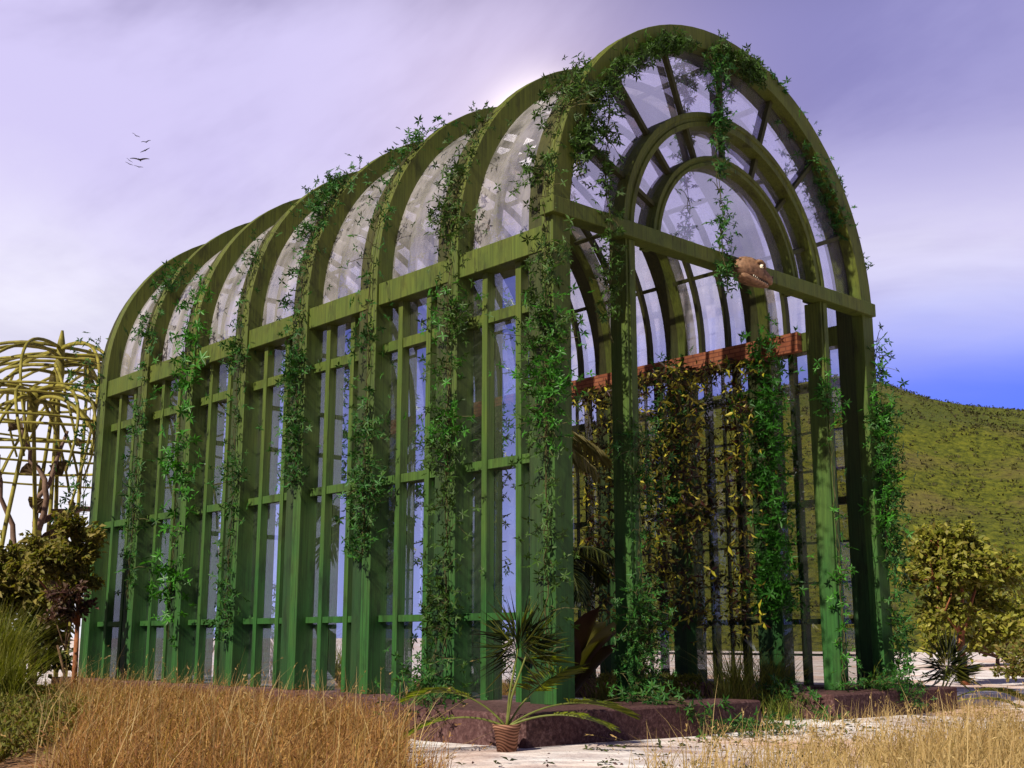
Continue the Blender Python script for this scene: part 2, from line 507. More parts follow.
# foundation kerbs
def slab(poly, z0, z1, name):
    mb = MB(); k = len(poly)
    V = [(x, y, z0) for x, y in poly] + [(x, y, z1) for x, y in poly]
    mb.add(V, [tuple(range(k - 1, -1, -1)), tuple(range(k, 2 * k))] + [(j, (j + 1) % k, (j + 1) % k + k, j + k) for j in range(k)])
    o = mb.obj(name, M['stone'], bevel=.018)
    return gh(o)


slab([(-1.2, -.84), (2.30, -.72), (2.28, .0), (.75, .06), (.55, .6), (.5, LEN + .6), (-.16, LEN + .6), (-.14, 4.5), (-.45, 2.2), (-1.15, .7)], -.1, ZP, 'plinth')
slab([(3.86, -.58), (7.15, -.36), (7.1, .9), (6.45, 1.1), (6.42, LEN + .6), (5.75, LEN + .6), (5.75, 1.0), (5.6, .5), (4.05, .42)], -.1, ZP, 'plinth')

# side beams
for sx in (0, 1):
    mb = MB()
    x0, x1 = (.035, .25) if not sx else (W - .25, W - .035)
    mb.box(x0, x1, .06, LEN - .05, 4.92, 5.20)
    gh(mb.obj('side_beam', M['wood'], bevel=.006))
mb = MB(); mb.box(W - .37, W - .263, 1.0, LEN - .06, 4.915, 5.195)
o = gh(mb.obj('brick_beam', M['brick'])); o['label'] = 'red brick faced beam along the right wall inside'

# side windows, one per bay and side
for sx in (0, 1):
    def X(a): return a if not sx else W - a
    for i in range(NR - 1):
        y0, y1 = i * PITCH + .42, (i + 1) * PITCH
        mb = MB()
        def bx(a0, a1, *r):
            xa, xb = sorted((X(a0), X(a1))); mb.box(xa, xb, *r)
        for ym in (i * PITCH + .67, i * PITCH + 1.22):
            bx(.125, .235, ym - .043, ym + .043, ZP, 4.92)
        for z0, z1 in ((4.335, 4.455), (2.70, 2.80), (1.09, 1.165)):
            bx(.14, .225, y0 - .02, y1 + .02, z0, z1)
        if sx:   # thin glazing bars of the right wall
            for zz in (3.75, 3.2, 2.2, 1.65, .68):
                bx(.16, .19, y0 - .02, y1 + .02, zz - .016, zz + .016)
            bx(.155, .20, y0 + .50, y0 + .535, ZP, 4.92)
        f = gh(mb.obj('window', M['wood'] if not sx else M['wood_dark']))
        me = bpy.data.meshes.new('pane'); xx = X(.24)
        me.from_pydata([(xx, y0 - .01, ZP), (xx, y1 + .01, ZP), (xx, y1 + .01, 4.93), (xx, y0 - .01, 4.93)], [], [(0, 1, 2, 3)])
        p = link('pane', me, M['glass'] if not sx else M['clear_glass'], f)

# roof windows
for i in range(NR - 1):
    y0, y1 = i * PITCH + .42, (i + 1) * PITCH
    mb = MB()
    for ym in (i * PITCH + .72, i * PITCH + 1.22):
        sweep_arch(mb, RO - .245, [(0, -.032), (0, .032), (.09, .032), (.09, -.032)], ym, 40, True, z0=5.16)
    for k in (1, 2, 3, 4, 5, 6, 7):
        a = PI * k / 8
        c, s = math.cos(a), math.sin(a); ra, rb = RO - .26, RO - .31
        def q(r, t): return (CX + r * c - t * s, ZR + r * s + t * c)
        P4 = [q(ra, -.03), q(ra, .03), q(rb, .03), q(rb, -.03)]
        V = [(x, y0 - .02, z) for x, z in P4] + [(x, y1 + .02, z) for x, z in P4]
        mb.add(V, [(0, 1, 2, 3), (7, 6, 5, 4), (0, 4, 5, 1), (1, 5, 6, 2), (2, 6, 7, 3), (3, 7, 4, 0)])
    f = gh(mb.obj('roof_window', M['wood_dark']))
    n = 48; V = []; F = []
    for k in range(n + 1):
        a = -.03 + (PI + .06) * k / n
        for yy in (y0 - .01, y1 + .01): V.append((CX + (RO - .235) * math.cos(a), yy, ZR + (RO - .235) * math.sin(a)))
    for k in range(n): F.append((2 * k, 2 * k + 2, 2 * k + 3, 2 * k + 1))
    me = bpy.data.meshes.new('pane'); me.from_pydata(V, [], F); link('pane', me, M['roof_glass'], f, True)

# front: rail, posts, inner arches, spokes, fanlight glass
mb = MB(); mb.box(-.07, W - .05, -.085, .12, 5.26, 5.44)
gh(mb.obj('front_rail', M['wood'], bevel=.006))
MUL = 1.985
for sx in (-1, 1):
    mb = MB(); xa, xb = sorted((CX + sx * MUL, CX + sx * (MUL - .16)))
    mb.box(xa, xb, 0, .25, ZP, 5.262)
    xa, xb = sorted((CX + sx * (MUL - .035), CX + sx * (MUL - .125)))
    mb.box(xa, xb, -.018, .0, ZP, 5.255)
    gh(mb.obj('front_post', M['wood'], bevel=.006))
AP = [(0, .02), (0, .27), (.18, .27), (.18, .02), (.12, .02), (.11, .04), (.07, .04), (.06, .02)]
mb = MB(); sweep_arch(mb, 2.0, AP, 0, 44, False, z1=5.30)
gh(mb.obj('middle_arch', M['wood'], bevel=.004))
mb = MB(); sweep_arch(mb, 1.455, [(0, .05), (0, .27), (.125, .27), (.125, .05), (.08, .05), (.07, .07), (.05, .07), (.04, .05)], 0, 40, False, z1=5.30)
gh(mb.obj('inner_arch', M['wood'], bevel=.004))
for k in range(1, 8):
    a = PI * k / 8; c, s = math.cos(a), math.sin(a)
    mb = MB()
    for ra, rb in ((1.44, 1.85), (1.97, 2.875)):
        def q(r, t): return (CX + r * c - t * s, 5.28 + r * s + t * c)
        P4 = [q(ra, -.026), q(ra, .026), q(rb, .026), q(rb, -.026)]
        V = [(x, .10, z) for x, z in P4] + [(x, .165, z) for x, z in P4]
        mb.add(V, [(0, 1, 2, 3), (7, 6, 5, 4), (0, 4, 5, 1), (1, 5, 6, 2), (2, 6, 7, 3), (3, 7, 4, 0)])
    gh(mb.obj('spoke', M['wood_dark']))
V = [(CX, .185, 5.40)] + [(CX + 2.87 * math.cos(PI * k / 48), .185, max(5.40, 5.27 + 2.87 * math.sin(PI * k / 48))) for k in range(49)]
me = bpy.data.meshes.new('front_pane'); me.from_pydata(V, [], [(0, k + 1, k + 2) for k in range(48)])
gh(link('front_pane', me, M['front_glass']))

# back wall
yb = PITCH * 7 + .2
mb = MB()
for x in (1.13, 2.1, CX, 4.13, 5.1): mb.box(x - .045, x + .045, yb, yb + .09, ZP, ZR + math.sqrt(max(0, 2.87 ** 2 - (x - CX) ** 2)))
for z in (1.12, 2.75, 4.4, 5.2, 6.4, 7.3):
    hw = 2.87 if z < ZR else math.sqrt(2.87 ** 2 - (z - ZR) ** 2)
    mb.box(CX - hw, CX + hw, yb + .012, yb + .078, z - .04, z + .04)
f = gh(mb.obj('back_window', M['wood_dark']))
V = [(CX - 2.87, yb + .1, ZP), (CX + 2.87, yb + .1, ZP)] + [(CX + 2.87 * math.cos(PI * k / 40), yb + .1, ZR + 2.87 * math.sin(PI * k / 40)) for k in range(41)]
me = bpy.data.meshes.new('pane'); me.from_pydata(V, [], [tuple(range(len(V)))]); link('pane', me, M['clear_glass'], f)


# ------------------------------------------------------------------ ivy
def lerp_path(pts):
    pts = [np.array(p, float) for p in pts]
    seg = [np.linalg.norm(pts[i + 1] - pts[i]) for i in range(len(pts) - 1)]
    cum = np.concatenate([[0], np.cumsum(seg)])
    P = np.array(pts)
    def f(t):
        t = np.clip(t, 0, cum[-1])
        return np.stack([np.interp(t, cum, P[:, k]) for k in range(3)], -1)
    return f, cum[-1]


def rib_path(i, t0, t1, side=0, dy=.1, off=.02):
    """points along the outside of a rib; t = metres from the plinth up the left (0) or right (1) post and over the vault"""
    out = []
    for t in np.arange(t0, t1 + .01, .2):
        h = ZR - ZP
        if t < h: x, z = -off, ZP + t
        else:
            a = PI - (t - h) / RO
            x, z = CX + (RO + off) * math.cos(a), ZR + (RO + off) * math.sin(a)
        if side: x = W - x
        out.append((x, i * PITCH + dy, z))
    return out


def vine(label, pts, n0, spread=(.12, .12, .10), leaf=.10, mat='ivy', clump=.6, out=(0, 0, 0), seed=0, group='ivy on the greenhouse', name='ivy_vine', star=(4, 7), hang=0, cat='ivy'):
    r = np.random.default_rng(seed + 100)
    n = int(n0 * 1.7); leaf = leaf * .68
    f, L = lerp_path(pts)
    root = empty(name, tuple(pts[0])); tag(root, label, cat, group)
    inv = Matrix.Translation(-Vector(pts[0]))
    mb = MB()
    for s in range(2):
        ts = np.linspace(0, L, max(4, int(L / .12)))
        q = f(ts) + r.normal(0, .018, (len(ts), 3)) + np.array(out) * .3
        mb.tube([tuple(p) for p in q], .006, .003, 4)
    # clumped positions along the vine
    nc = max(2, int(L * 1.6))
    cen = r.uniform(0, L, nc); wgt = r.exponential(1, nc) + .35; wgt /= wgt.sum()
    pick = r.choice(nc, n, p=wgt)
    t = np.where(r.uniform(0, 1, n) < clump, cen[pick] + r.normal(0, .10, n) * (1 + 2 * (pick % 3 == 0)), r.uniform(0, L, n))
    t = np.clip(t, 0, L)
    base = f(t) + r.normal(0, 1, (n, 3)) * np.array(spread) * (.45 + .5 * wgt[pick] / wgt.max())[:, None] + (np.clip(r.normal(0, .4, (nc, 3)), -.7, .7) * np.array(spread))[pick] + np.array(out) * r.uniform(.2, 1, (n, 1))
    # little twigs out to the far sprigs
    for k in range(0, n, 7):
        a = f(np.array([t[k]]))[0]; mb.tube([tuple(a), tuple((a + base[k]) / 2 + [0, 0, .03]), tuple(base[k])], .006, .003, 3)
    o = mb.obj('stem', M['stem'], root); o.matrix_parent_inverse = inv
    PP, DD, NN, LL = [], [], [], []
    for k in range(n):
        m = r.integers(*star)
        ax = r.normal(0, 1, 3); ax = ax + np.array(out) * 3; ax /= np.linalg.norm(ax)
        u = np.cross(ax, [.3, .5, .8]); u /= np.linalg.norm(u); v = np.cross(ax, u)
        ph = r.uniform(0, 6.28); s = leaf * r.uniform(.6, 1.25)
        for j in range(m):
            a = ph + 2 * PI * j / m + r.normal(0, .2)
            d = u * math.cos(a) + v * math.sin(a) + ax * r.uniform(.0, .5); d = d - np.array([0, 0, hang])
            PP.append(base[k]); DD.append(d); NN.append(ax); LL.append(s * r.uniform(.75, 1.15))
    LL = np.array(LL)
    V, T = leaf_arrays(PP, DD, NN, LL, LL * .17)
    o = tri_mesh('foliage', V, T, M[mat], root); o.matrix_parent_inverse = inv
    return root


o_ = (-.10, -.05, 0)
vine('ivy climbing the near front corner post of the greenhouse', rib_path(0, .3, 7.0, 0, .08), 430, (.12, .22, .1), .10, 'ivy_olive', .7, o_, 1)
vine('dense bright ivy clump halfway up the near corner post', rib_path(0, 2.6, 4.3, 0, .05), 150, (.12, .2, .1), .10, 'ivy_bright', .5, o_, 2)
vine('ivy on the second side rib behind the corner post', rib_path(1, .4, 7.0, 0, .1), 420, (.1, .2, .1), .10, 'ivy_olive', .65, o_, 3)
vine('bright ivy sprigs on the second rib below the beam', rib_path(1, 2.4, 4.6, 0, .1), 90, (.12, .2, .1), .11, 'ivy_bright', .5, o_, 4)
vine('ivy trailing over the third side rib to the roof', rib_path(2, 1.6, 7.8, 0, .1), 340, (.1, .2, .1), .105, 'ivy', .65, o_, 5)
vine('thick column of ivy on the fourth side rib', rib_path(3, 2.6, 7.4, 0, .12), 430, (.1, .2, .1), .105, 'ivy', .5, o_, 6)
vine('thin ivy strand up the whole fifth side rib', rib_path(4, .8, 6.6, 0, .15), 190, (.1, .18, .1), .11, 'ivy', .6, o_, 7)
vine('large leaved ivy column on the sixth side rib', rib_path(5, .6, 6.2, 0, .25), 170, (.1, .3, .12), .17, 'ivy_bright', .5, o_, 8)
vine('thin ivy strand running up the seventh rib to the roof', rib_path(6, 1.2, 6.8, 0, .1), 170, (.1, .25, .1), .13, 'ivy', .5, o_, 9)
vine('ivy sprigs on the far back corner post', rib_path(7, 2.6, 5.8, 0, .35), 60, (.2, .2, .1), .15, 'ivy', .5, (-.2, .15, 0), 10)


def arc(r, a0, a1, y, z=ZR, n=14):
    return [(CX + r * math.cos(R(a0 + (a1 - a0) * k / n)), y, z + r * math.sin(R(a0 + (a1 - a0) * k / n))) for k in range(n + 1)]


of = (0, -.08, 0)
vine('ivy spread over the upper left of the front arch', arc(2.86, 168, 105, -.02), 430, (.085, .06, .085), .10, 'ivy_olive', .45, of, 11)
vine('ivy clump at the top of the front arch', arc(2.84, 96, 78, -.02), 190, (.09, .06, .09), .10, 'ivy_olive', .45, of, 12)
vine('ivy strand hanging down the middle of the fanlight', [(2.78, -.03, 8.1), (2.80, -.05, 7.4), (2.72, -.06, 6.7), (2.82, -.05, 6.1), (2.70, -.1, 5.45), (2.75, -.15, 4.9)], 210, (.13, .05, .1), .10, 'ivy', .55, (0, -.05, 0), 13, hang=.4)
vine('ivy strand hanging at the left of the fanlight', [(1.02, -.03, 7.35), (.82, -.05, 6.6), (.72, -.07, 5.9), (.78, -.12, 5.4), (.70, -.1, 4.6), (.78, -.06, 4.0)], 170, (.12, .05, .1), .10, 'ivy_olive', .5, (0, -.05, 0), 14, hang=.4)
vine('small ivy sprigs along the right outer edge of front arch', arc(3.14, 74, 12, .1), 60, (.06, .1, .06), .11, 'ivy', .75, (.05, 0, .05), 15)
vine('ivy under the right haunch of the front arch', arc(2.84, 62, 22, .12), 110, (.08, .12, .08), .10, 'ivy', .6, (-.05, 0, -.05), 16)
vine('dense ivy wrapped around the right front corner post', [(W - .02, -.04, .32), (W + .02, -.04, 1.6), (W - .05, -.04, 2.8), (W, -.04, 4.0), (W + .03, -.02, 5.0)], 430, (.18, .12, .14), .12, 'ivy', .55, (.02, -.06, 0), 17)
vine('bright ivy clump on the right corner post', [(W - .12, -.06, 2.2), (W - .08, -.06, 3.4), (W - .05, -.06, 4.1)], 130, (.16, .1, .12), .12, 'ivy_bright', .5, (0, -.06, 0), 18)
vine('ivy sprigs up the left front door post', [(1.2, -.03, .32), (1.18, -.04, 1.6), (1.24, -.03, 3.0)], 190, (.17, .08, .14), .10, 'ivy', .6, (-.03, -.06, 0), 19)
vine('bushy ivy around the foot of the left door post', [(1.0, -.08, .3), (1.25, -.1, .75), (1.2, -.1, 1.3)], 210, (.17, .1, .16), .075, 'ivy', .3, (0, -.06, 0), 20)
vine('few ivy sprigs on the right front door post', [(4.95, -.03, .32), (4.98, -.03, 2.0), (4.9, -.03, 4.4)], 80, (.14, .08, .12), .11, 'ivy_bright', .75, (0, -.05, 0), 21)
vine('ivy heaped at the foot of the right door post', [(4.6, -.25, .30), (5.1, -.3, .36), (5.5, -.4, .32), (5.55, -.62, .1)], 120, (.2, .12, .09), .09, 'ivy', .4, (0, -.05, .05), 22)
vine('ivy trailing over the left plinth edge onto sand', [(.7, -.4, .32), (1.0, -.74, .31), (1.05, -.86, .16), (1.3, -1.02, .03), (1.9, -1.1, .02)], 130, (.25, .12, .06), .10, 'ivy', .5, (0, -.05, .04), 23)
vine('ivy trailing down the left end of right plinth', [(4.0, .2, .3), (3.85, -.2, .24), (3.8, -.35, .05), (3.6, -.6, .02)], 60, (.15, .15, .06), .10, 'ivy', .5, (-.04, -.02, .03), 24)
vine('ivy sprawling low on the plinth beside the potted palm', [(-1.15, .55, .3), (-.8, .9, .32), (-.3, 1.6, .45), (-.15, 1.6, 1.0)], 130, (.22, .2, .12), .10, 'ivy', .4, (-.05, -.05, .05), 25)
# right wall, inside
vine('dense green ivy on the second rib of the right wall', [(W - .42, PITCH + .1, 5.3), (W - .45, PITCH, 3.8), (W - .5, PITCH, 2.4), (W - .5, PITCH, 1.2)], 480, (.16, .2, .14), .15, 'ivy_bright', .4, (-.1, -.08, 0), 26, 'ivy inside the greenhouse')
vine('green ivy on the third rib of the right wall', [(W - .42, 2 * PITCH + .1, 5.2), (W - .5, 2 * PITCH + .1, 4.0), (W - .5, 2 * PITCH, 2.4)], 200, (.16, .24, .14), .15, 'ivy', .4, (-.1, -.08, 0), 27, 'ivy inside the greenhouse')
# hanging maroon and yellow creepers
hv = [(1.75, .9), (2.05, .6), (2.35, 1.1), (2.65, .9), (2.95, 1.0), (3.25, .7), (3.6, 1.2), (3.95, 1.4), (4.35, 1.2), (2.2, 1.6), (2.8, 1.8), (3.4, 1.7), (4.9, 1.7), (5.4, 2.0)]
words = ['nearest the doorway rib', 'second from the doorway rib', 'with the longest lower tail', 'beside the ivy covered rib', 'in the middle of the curtain', 'against the third rib', 'with the most yellow leaves', 'left of the third rib', 'beside the left door post', 'hanging forward from the beam', 'hanging forward in mid curtain', 'hanging forward at the left', 'behind the left door post', 'farthest left behind the door post']
for k, ((y, dx), wd) in enumerate(zip(hv, words)):
    r = np.random.default_rng(50 + k)
    top = 4.75 - r.uniform(0, .5)
    bot = r.uniform(.6, 1.3)
    x = W - dx
    vine('hanging maroon and yellow leaved creeper ' + wd, [(W - .4, y, 4.95), (x, y, top), (x + r.normal(0, .06), y + r.normal(0, .08), 2.8), (x, y, bot)], 80, (.12, .18, .05), .18, 'croton', .1, (-.04, -.04, 0), 60 + k, 'hanging creepers inside the greenhouse', 'hanging_creeper', (3, 5), .35, 'creeper')


# ------------------------------------------------------------------ palms
def curve_pts(p0, d0, L, droop, n=12):
    p = Vector(p0); d = Vector(d0).normalized(); out = [p.copy()]
    for i in range(n):
        d = (d + Vector((0, 0, -droop / n))).normalized()
        p = p + d * (L / n); out.append(p.copy())
    return out


def frond(parent, p0, d0, L, droop, bare, ll, nl, mat, r=.008, seed=0, inv=None, width=.012, vshape=.35, hang=0.0):
    g = np.random.default_rng(seed)
    pts = curve_pts(p0, d0, L, droop, 16)
    mb = MB(); mb.tube([tuple(p) for p in pts], r, r * .25, 5)
    o = mb.obj('stalk', M['palm_stem'], parent, True)
    if inv: o.matrix_parent_inverse = inv
    A = np.array([tuple(p) for p in pts]); f, Lt = lerp_path(A)
    t = np.linspace(bare, 1, nl) * Lt
    B = f(t); Tn = unit(f(np.minimum(t + .02, Lt)) - f(np.maximum(t - .02, 0)))
    up = np.array([0, 0, 1.0]); sd = unit(np.cross(Tn, up) + 1e-4); nr = np.cross(sd, Tn)
    PP, DD, NN, LL = [], [], [], []
    for s in (-1, 1):
        u = (t / Lt - bare) / (1 - bare)
        ang = np.radians(86 - 66 * u)[:, None]
        d = Tn * np.cos(ang) + (sd * s) * np.sin(ang) + nr * vshape + g.normal(0, .06, B.shape) - up * hang
        PP.append(B); DD.append(d); NN.append(nr + sd * s * .2)
        LL.append(ll * (np.sin(np.clip(u * .85 + .18, 0, 1) * PI) ** .5 * .8 + .25) * g.uniform(.85, 1.1, nl))
    PP, DD, NN, LL = map(np.concatenate, (PP, DD, NN, LL))
    V, T = leaf_arrays(PP, DD, NN, LL, np.full(len(LL), width), .3, .25)
    o2 = tri_mesh('leaflets', V, T, M[mat], o)
    return o


def pot_palm(label, loc, pot=True, flip=1, seed=0, dark=False, s=1.0, hs=1.0):
    root = empty('potted_palm' if pot else 'small_palm', loc)
    tag(root, label, 'palm', 'small palms by the plinth')
    z = .0
    if pot:
        mb = MB(); n = 28; prof = [(.0, 0), (.080, 0), (.106, .185), (.116, .19), (.118, .23), (.104, .23), (.098, .21), (0, .21)]
        V = [(r_ * math.cos(2 * PI * j / n), r_ * math.sin(2 * PI * j / n), h) for r_, h in prof[1:-1] for j in range(n)]
        k = len(prof) - 2
        F = [(i * n + j, i * n + (j + 1) % n, (i + 1) * n + (j + 1) % n, (i + 1) * n + j) for i in range(k - 1) for j in range(n)]
        F.append(tuple(range(n - 1, -1, -1)))
        mb.add(V, F); mb.obj('pot', M['pot'], root, True)
        mb = MB(); mb.add([(.099 * math.cos(2 * PI * j / n), .099 * math.sin(2 * PI * j / n), .208) for j in range(n)], [tuple(range(n))]); mb.obj('soil', M['soil'], root)
        z = .2
    # camera looks along (.67,.74); right of it is (.74,-.67)
    rt = Vector((.74, -.67, 0)) * flip; bk = Vector((.67, .74, 0))
    m1, m2 = ('palm_dark', 'palm') if dark else ('palm', 'palm')
    def F(d, L, dr, bare, ll, nl, mat, sd, hang=0, v=.35): frond(root, (0, 0, z), d, L * s, dr, bare, ll * s, nl, M and mat, .011 * s, seed + sd, None, .0048 * s, v, hang)
    up = Vector((0, 0, 1))
    g = np.random.default_rng(seed + 7)
    for (tx, tz, tilt, nl_, ll_, a0, a1, mt) in ((.10, .66 + z, -.35, 92, .38, -48, 228, 'palm_dark'), (.17, .60 + z, .5, 40, .42, -25, 88, 'palm')):
        tx *= flip * s; tz *= s * hs
        e = np.array(rt) / flip * tx + np.array([0, 0, tz])
        pts = [(0, 0, z), tuple(e * .45 - np.array(rt) / flip * tx * .2 + [0, 0, z * .5]), tuple(e)]
        fn, Lq = lerp_path(pts); mb = MB(); mb.tube([tuple(q) for q in fn(np.linspace(0, Lq, 9))], .013 * s, .008 * s, 6)
        st = mb.obj('stalk', M['palm_stem'], root, True)
        an = np.radians(np.linspace(a0, a1, nl_) + g.normal(0, 3, nl_)); lw_ = g.uniform(.8, 1.1, nl_)
        D = np.array(rt)[None] * np.cos(an)[:, None] + np.array([0, 0, 1.0])[None] * np.sin(an)[:, None] + np.array(bk)[None] * (tilt * g.uniform(.3, 1.2, nl_) + g.normal(0, .2, nl_))[:, None]
        Pb = e + D * .02 + np.outer(g.uniform(-.10, .10, nl_), [0, 0, 1]) * s
        Vv, Tt = leaf_arrays(Pb, D, np.repeat(-np.array(bk)[None], nl_, 0) + g.normal(0, .3, (nl_, 3)), ll_ * s * lw_, np.full(nl_, .0058 * s), .3, .22)
        tri_mesh('leaflets', Vv, Tt, M[mt], st)
    F(up * 1 - rt * .75 - bk * .1, .95, 1.5, .42, .22, 26, 'palm', 3)
    F(up * .55 - rt * 1.0 - bk * .1, 1.0, 1.3, .45, .17, 24, 'palm', 4)
    F(up * .75 + rt * 1.0 + bk * .2, 1.15, 1.15, .50, .24, 26, 'palm', 5)
    F(up * .5 + rt * .9 - bk * .2, .95, 1.0, .45, .16, 22, 'palm', 6)
    F(up * .9 + rt * .5 + bk * .5, .95, 1.0, .45, .3, 26, 'palm', 7)
    return root


pot_palm('small feathery palm in a banded terracotta pot on sand', (-1.46, -.90, -.02), True, 1, 200)
pot_palm('dark spiky palm on the sand beside the right plinth end', (7.36, .0, -.02), False, 1, 230, True, 1.15, .72)


def tall_palm(label, loc, h, crown, L, ll, nf, mat, lean=(0, 0), seed=0, width=.02):
    r = random.Random(seed)
    root = empty('palm_tree', loc); tag(root, label, 'palm tree', 'palms inside the greenhouse')
    pts = [(lean[0] * (t ** 2), lean[1] * (t ** 2), h * t) for t in [k / 8 for k in range(9)]]
    mb = MB(); mb.tube(pts, .10, .065, 9); mb.obj('trunk', M['trunk_palm'], root, True)
    top = pts[-1]
    for k in range(nf):
        a = 2 * PI * k / nf + r.uniform(-.2, .2); el = r.uniform(.25, 1.2)
        frond(root, top, (math.cos(a), math.sin(a), el), L * r.uniform(.8, 1.1), r.uniform(1.3, 2.0), .18, ll, 30, mat, .014, seed * 20 + k, None, width, .15, .35)
    return root


tall_palm('tall palm with pale yellow fronds inside behind the side windows', (2.5, 3.6, 0), 3.55, 8, 1.7, .5, 11, 'palm_gold', (-.2, -.3), 3, .022)
tall_palm('dark palm with stiff fronds just inside left of the door', (1.55, 1.75, 0), 1.75, 8, .95, .34, 10, 'palm_dark', (.05, -.1), 5, .02)
tall_palm('short palm inside at the far end bays', (2.2, 6.6, 0), 2.6, 8, 1.4, .45, 9, 'palm', (.2, .1), 7, .02)


def broad_plant(label, loc, n, L, seed):
    r = random.Random(seed)
    root = empty('broad_leaved_plant', loc); tag(root, label, 'plant', 'broad leaved plants inside')
    for k in range(n):
        a = 2 * PI * k / n + r.uniform(-.3, .3); el = r.uniform(1.5, 4.5); LL = L * r.uniform(.7, 1.15)
        pts = curve_pts((0, 0, .0), (math.cos(a), math.sin(a), el), LL, r.uniform(.8, 1.5), 10)
        mb = MB(); V, F = [], []
        for i, p in enumerate(pts):
            u = i / 10; w = .005 if u < .25 else .17 * LL * math.sin(min(1, (u - .25) / .75) * PI) ** .7 + .004
            t = (pts[min(i + 1, 10)] - pts[max(i - 1, 0)]).normalized(); sd = t.cross(Vector((0, 0, 1)));
            if sd.length < .05: sd = Vector((1, 0, 0))
            sd.normalize(); nr = sd.cross(t)
            V += [tuple(p - sd * w + nr * w * .35), tuple(p), tuple(p + sd * w + nr * w * .35)]
        for i in range(10):
            for q in (0, 1): F.append((3 * i + q, 3 * i + q + 1, 3 * i + q + 4, 3 * i + q + 3))
        mb.add(V, F); mb.obj('leaf', M['banana_gold'] if k % 4 == 1 else M['banana'], root, True)
    return root


broad_plant('dark maroon broad leaved plant just inside left of the doorway', (.95, .95, 0), 11, 1.45, 4)
broad_plant('broad leaved plant behind the first side window', (1.5, 2.6, 0), 9, 1.4, 9)
broad_plant('broad leaved plant deep inside by the middle bays', (1.2, 5.2, 0), 9, 1.2, 12)


# ------------------------------------------------------------------ tufts, bushes, trees
def tuft(label, loc, n, h, spread, mat, name='grass_tuft', cat='grass tuft', group='grass tufts', seed=0, bend=.7, width=.006):
    global rng
    root = empty(name, loc); tag(root, label, cat, group)
    P = np.zeros((n, 3)); P[:, :2] = rng.normal(0, spread, (n, 2))
    a = rng.uniform(0, 2 * PI, n); H = h * rng.uniform(.55, 1.1, n)
    V, F = blades(P, H, np.stack([np.cos(a), np.sin(a)], 1), H * bend * rng.uniform(.3, 1.2, n), np.full(n, width), 6)
    tri_mesh('blades', V, F, M[mat], root)
    return root


tuft('arching yellow green grass tuft right of the doorway', (4.25, .55, .0), 260, .85, .10, 'reed', width=.007)
tuft('arching grass tuft in front of the ivy covered right rib', (4.4, 1.2, .0), 260, 1.0, .13, 'reed', width=.007)
tuft('brownish grass tuft in the middle of the doorway', (3.35, .5, -.02), 150, .62, .10, 'weed', bend=.9, width=.005)
tuft('small grass tuft against the left door post', (2.6, 1.8, 0), 150, .7, .14, 'weed', bend=.8, width=.006)
tuft('low grass tuft at the plinth gap', (3.55, -.05, -.02), 130, .40, .10, 'green_grass', bend=.7, width=.005)
tuft('bright grass tuft between right posts', (5.75, -.05, ZP - .02), 26, .55, .05, 'green_grass', bend=1.3, width=.007)


def hedge(label, loc, sx, sy, sz):
    root = empty('clipped_hedge', loc); tag(root, label, 'hedge')
    n = 2600
    P = rng.uniform(-1, 1, (n, 3)); ax = rng.integers(0, 3, n)
    P[np.arange(n), ax] = np.sign(P[np.arange(n), ax]) * rng.uniform(.85, 1.0, n)
    P = P * [sx, sy, sz / 2] + [0, 0, sz / 2]
    D = rng.normal(0, 1, (n, 3)); V, T = leaf_arrays(P, D, rng.normal(0, 1, (n, 3)), rng.uniform(.04, .08, n), rng.uniform(.012, .02, n))
    tri_mesh('foliage', V, T, M['gold_leaf'], root)
    mb = MB()
    for k in range(8):
        x = random.uniform(-sx, sx) * .8; y = random.uniform(-sy, sy) * .8
        mb.tube([(0, 0, 0), (x * .8, y * .8, sz * .3), (x + .03, y, sz * .6), (x - .02, y + .03, sz * .95)], .012, .005, 5)
    mb.obj('stem', M['bark'], root)


hedge('low clipped golden hedge inside at the foot of right wall', (4.75, 3.0, 0.0), .28, .75, .40)


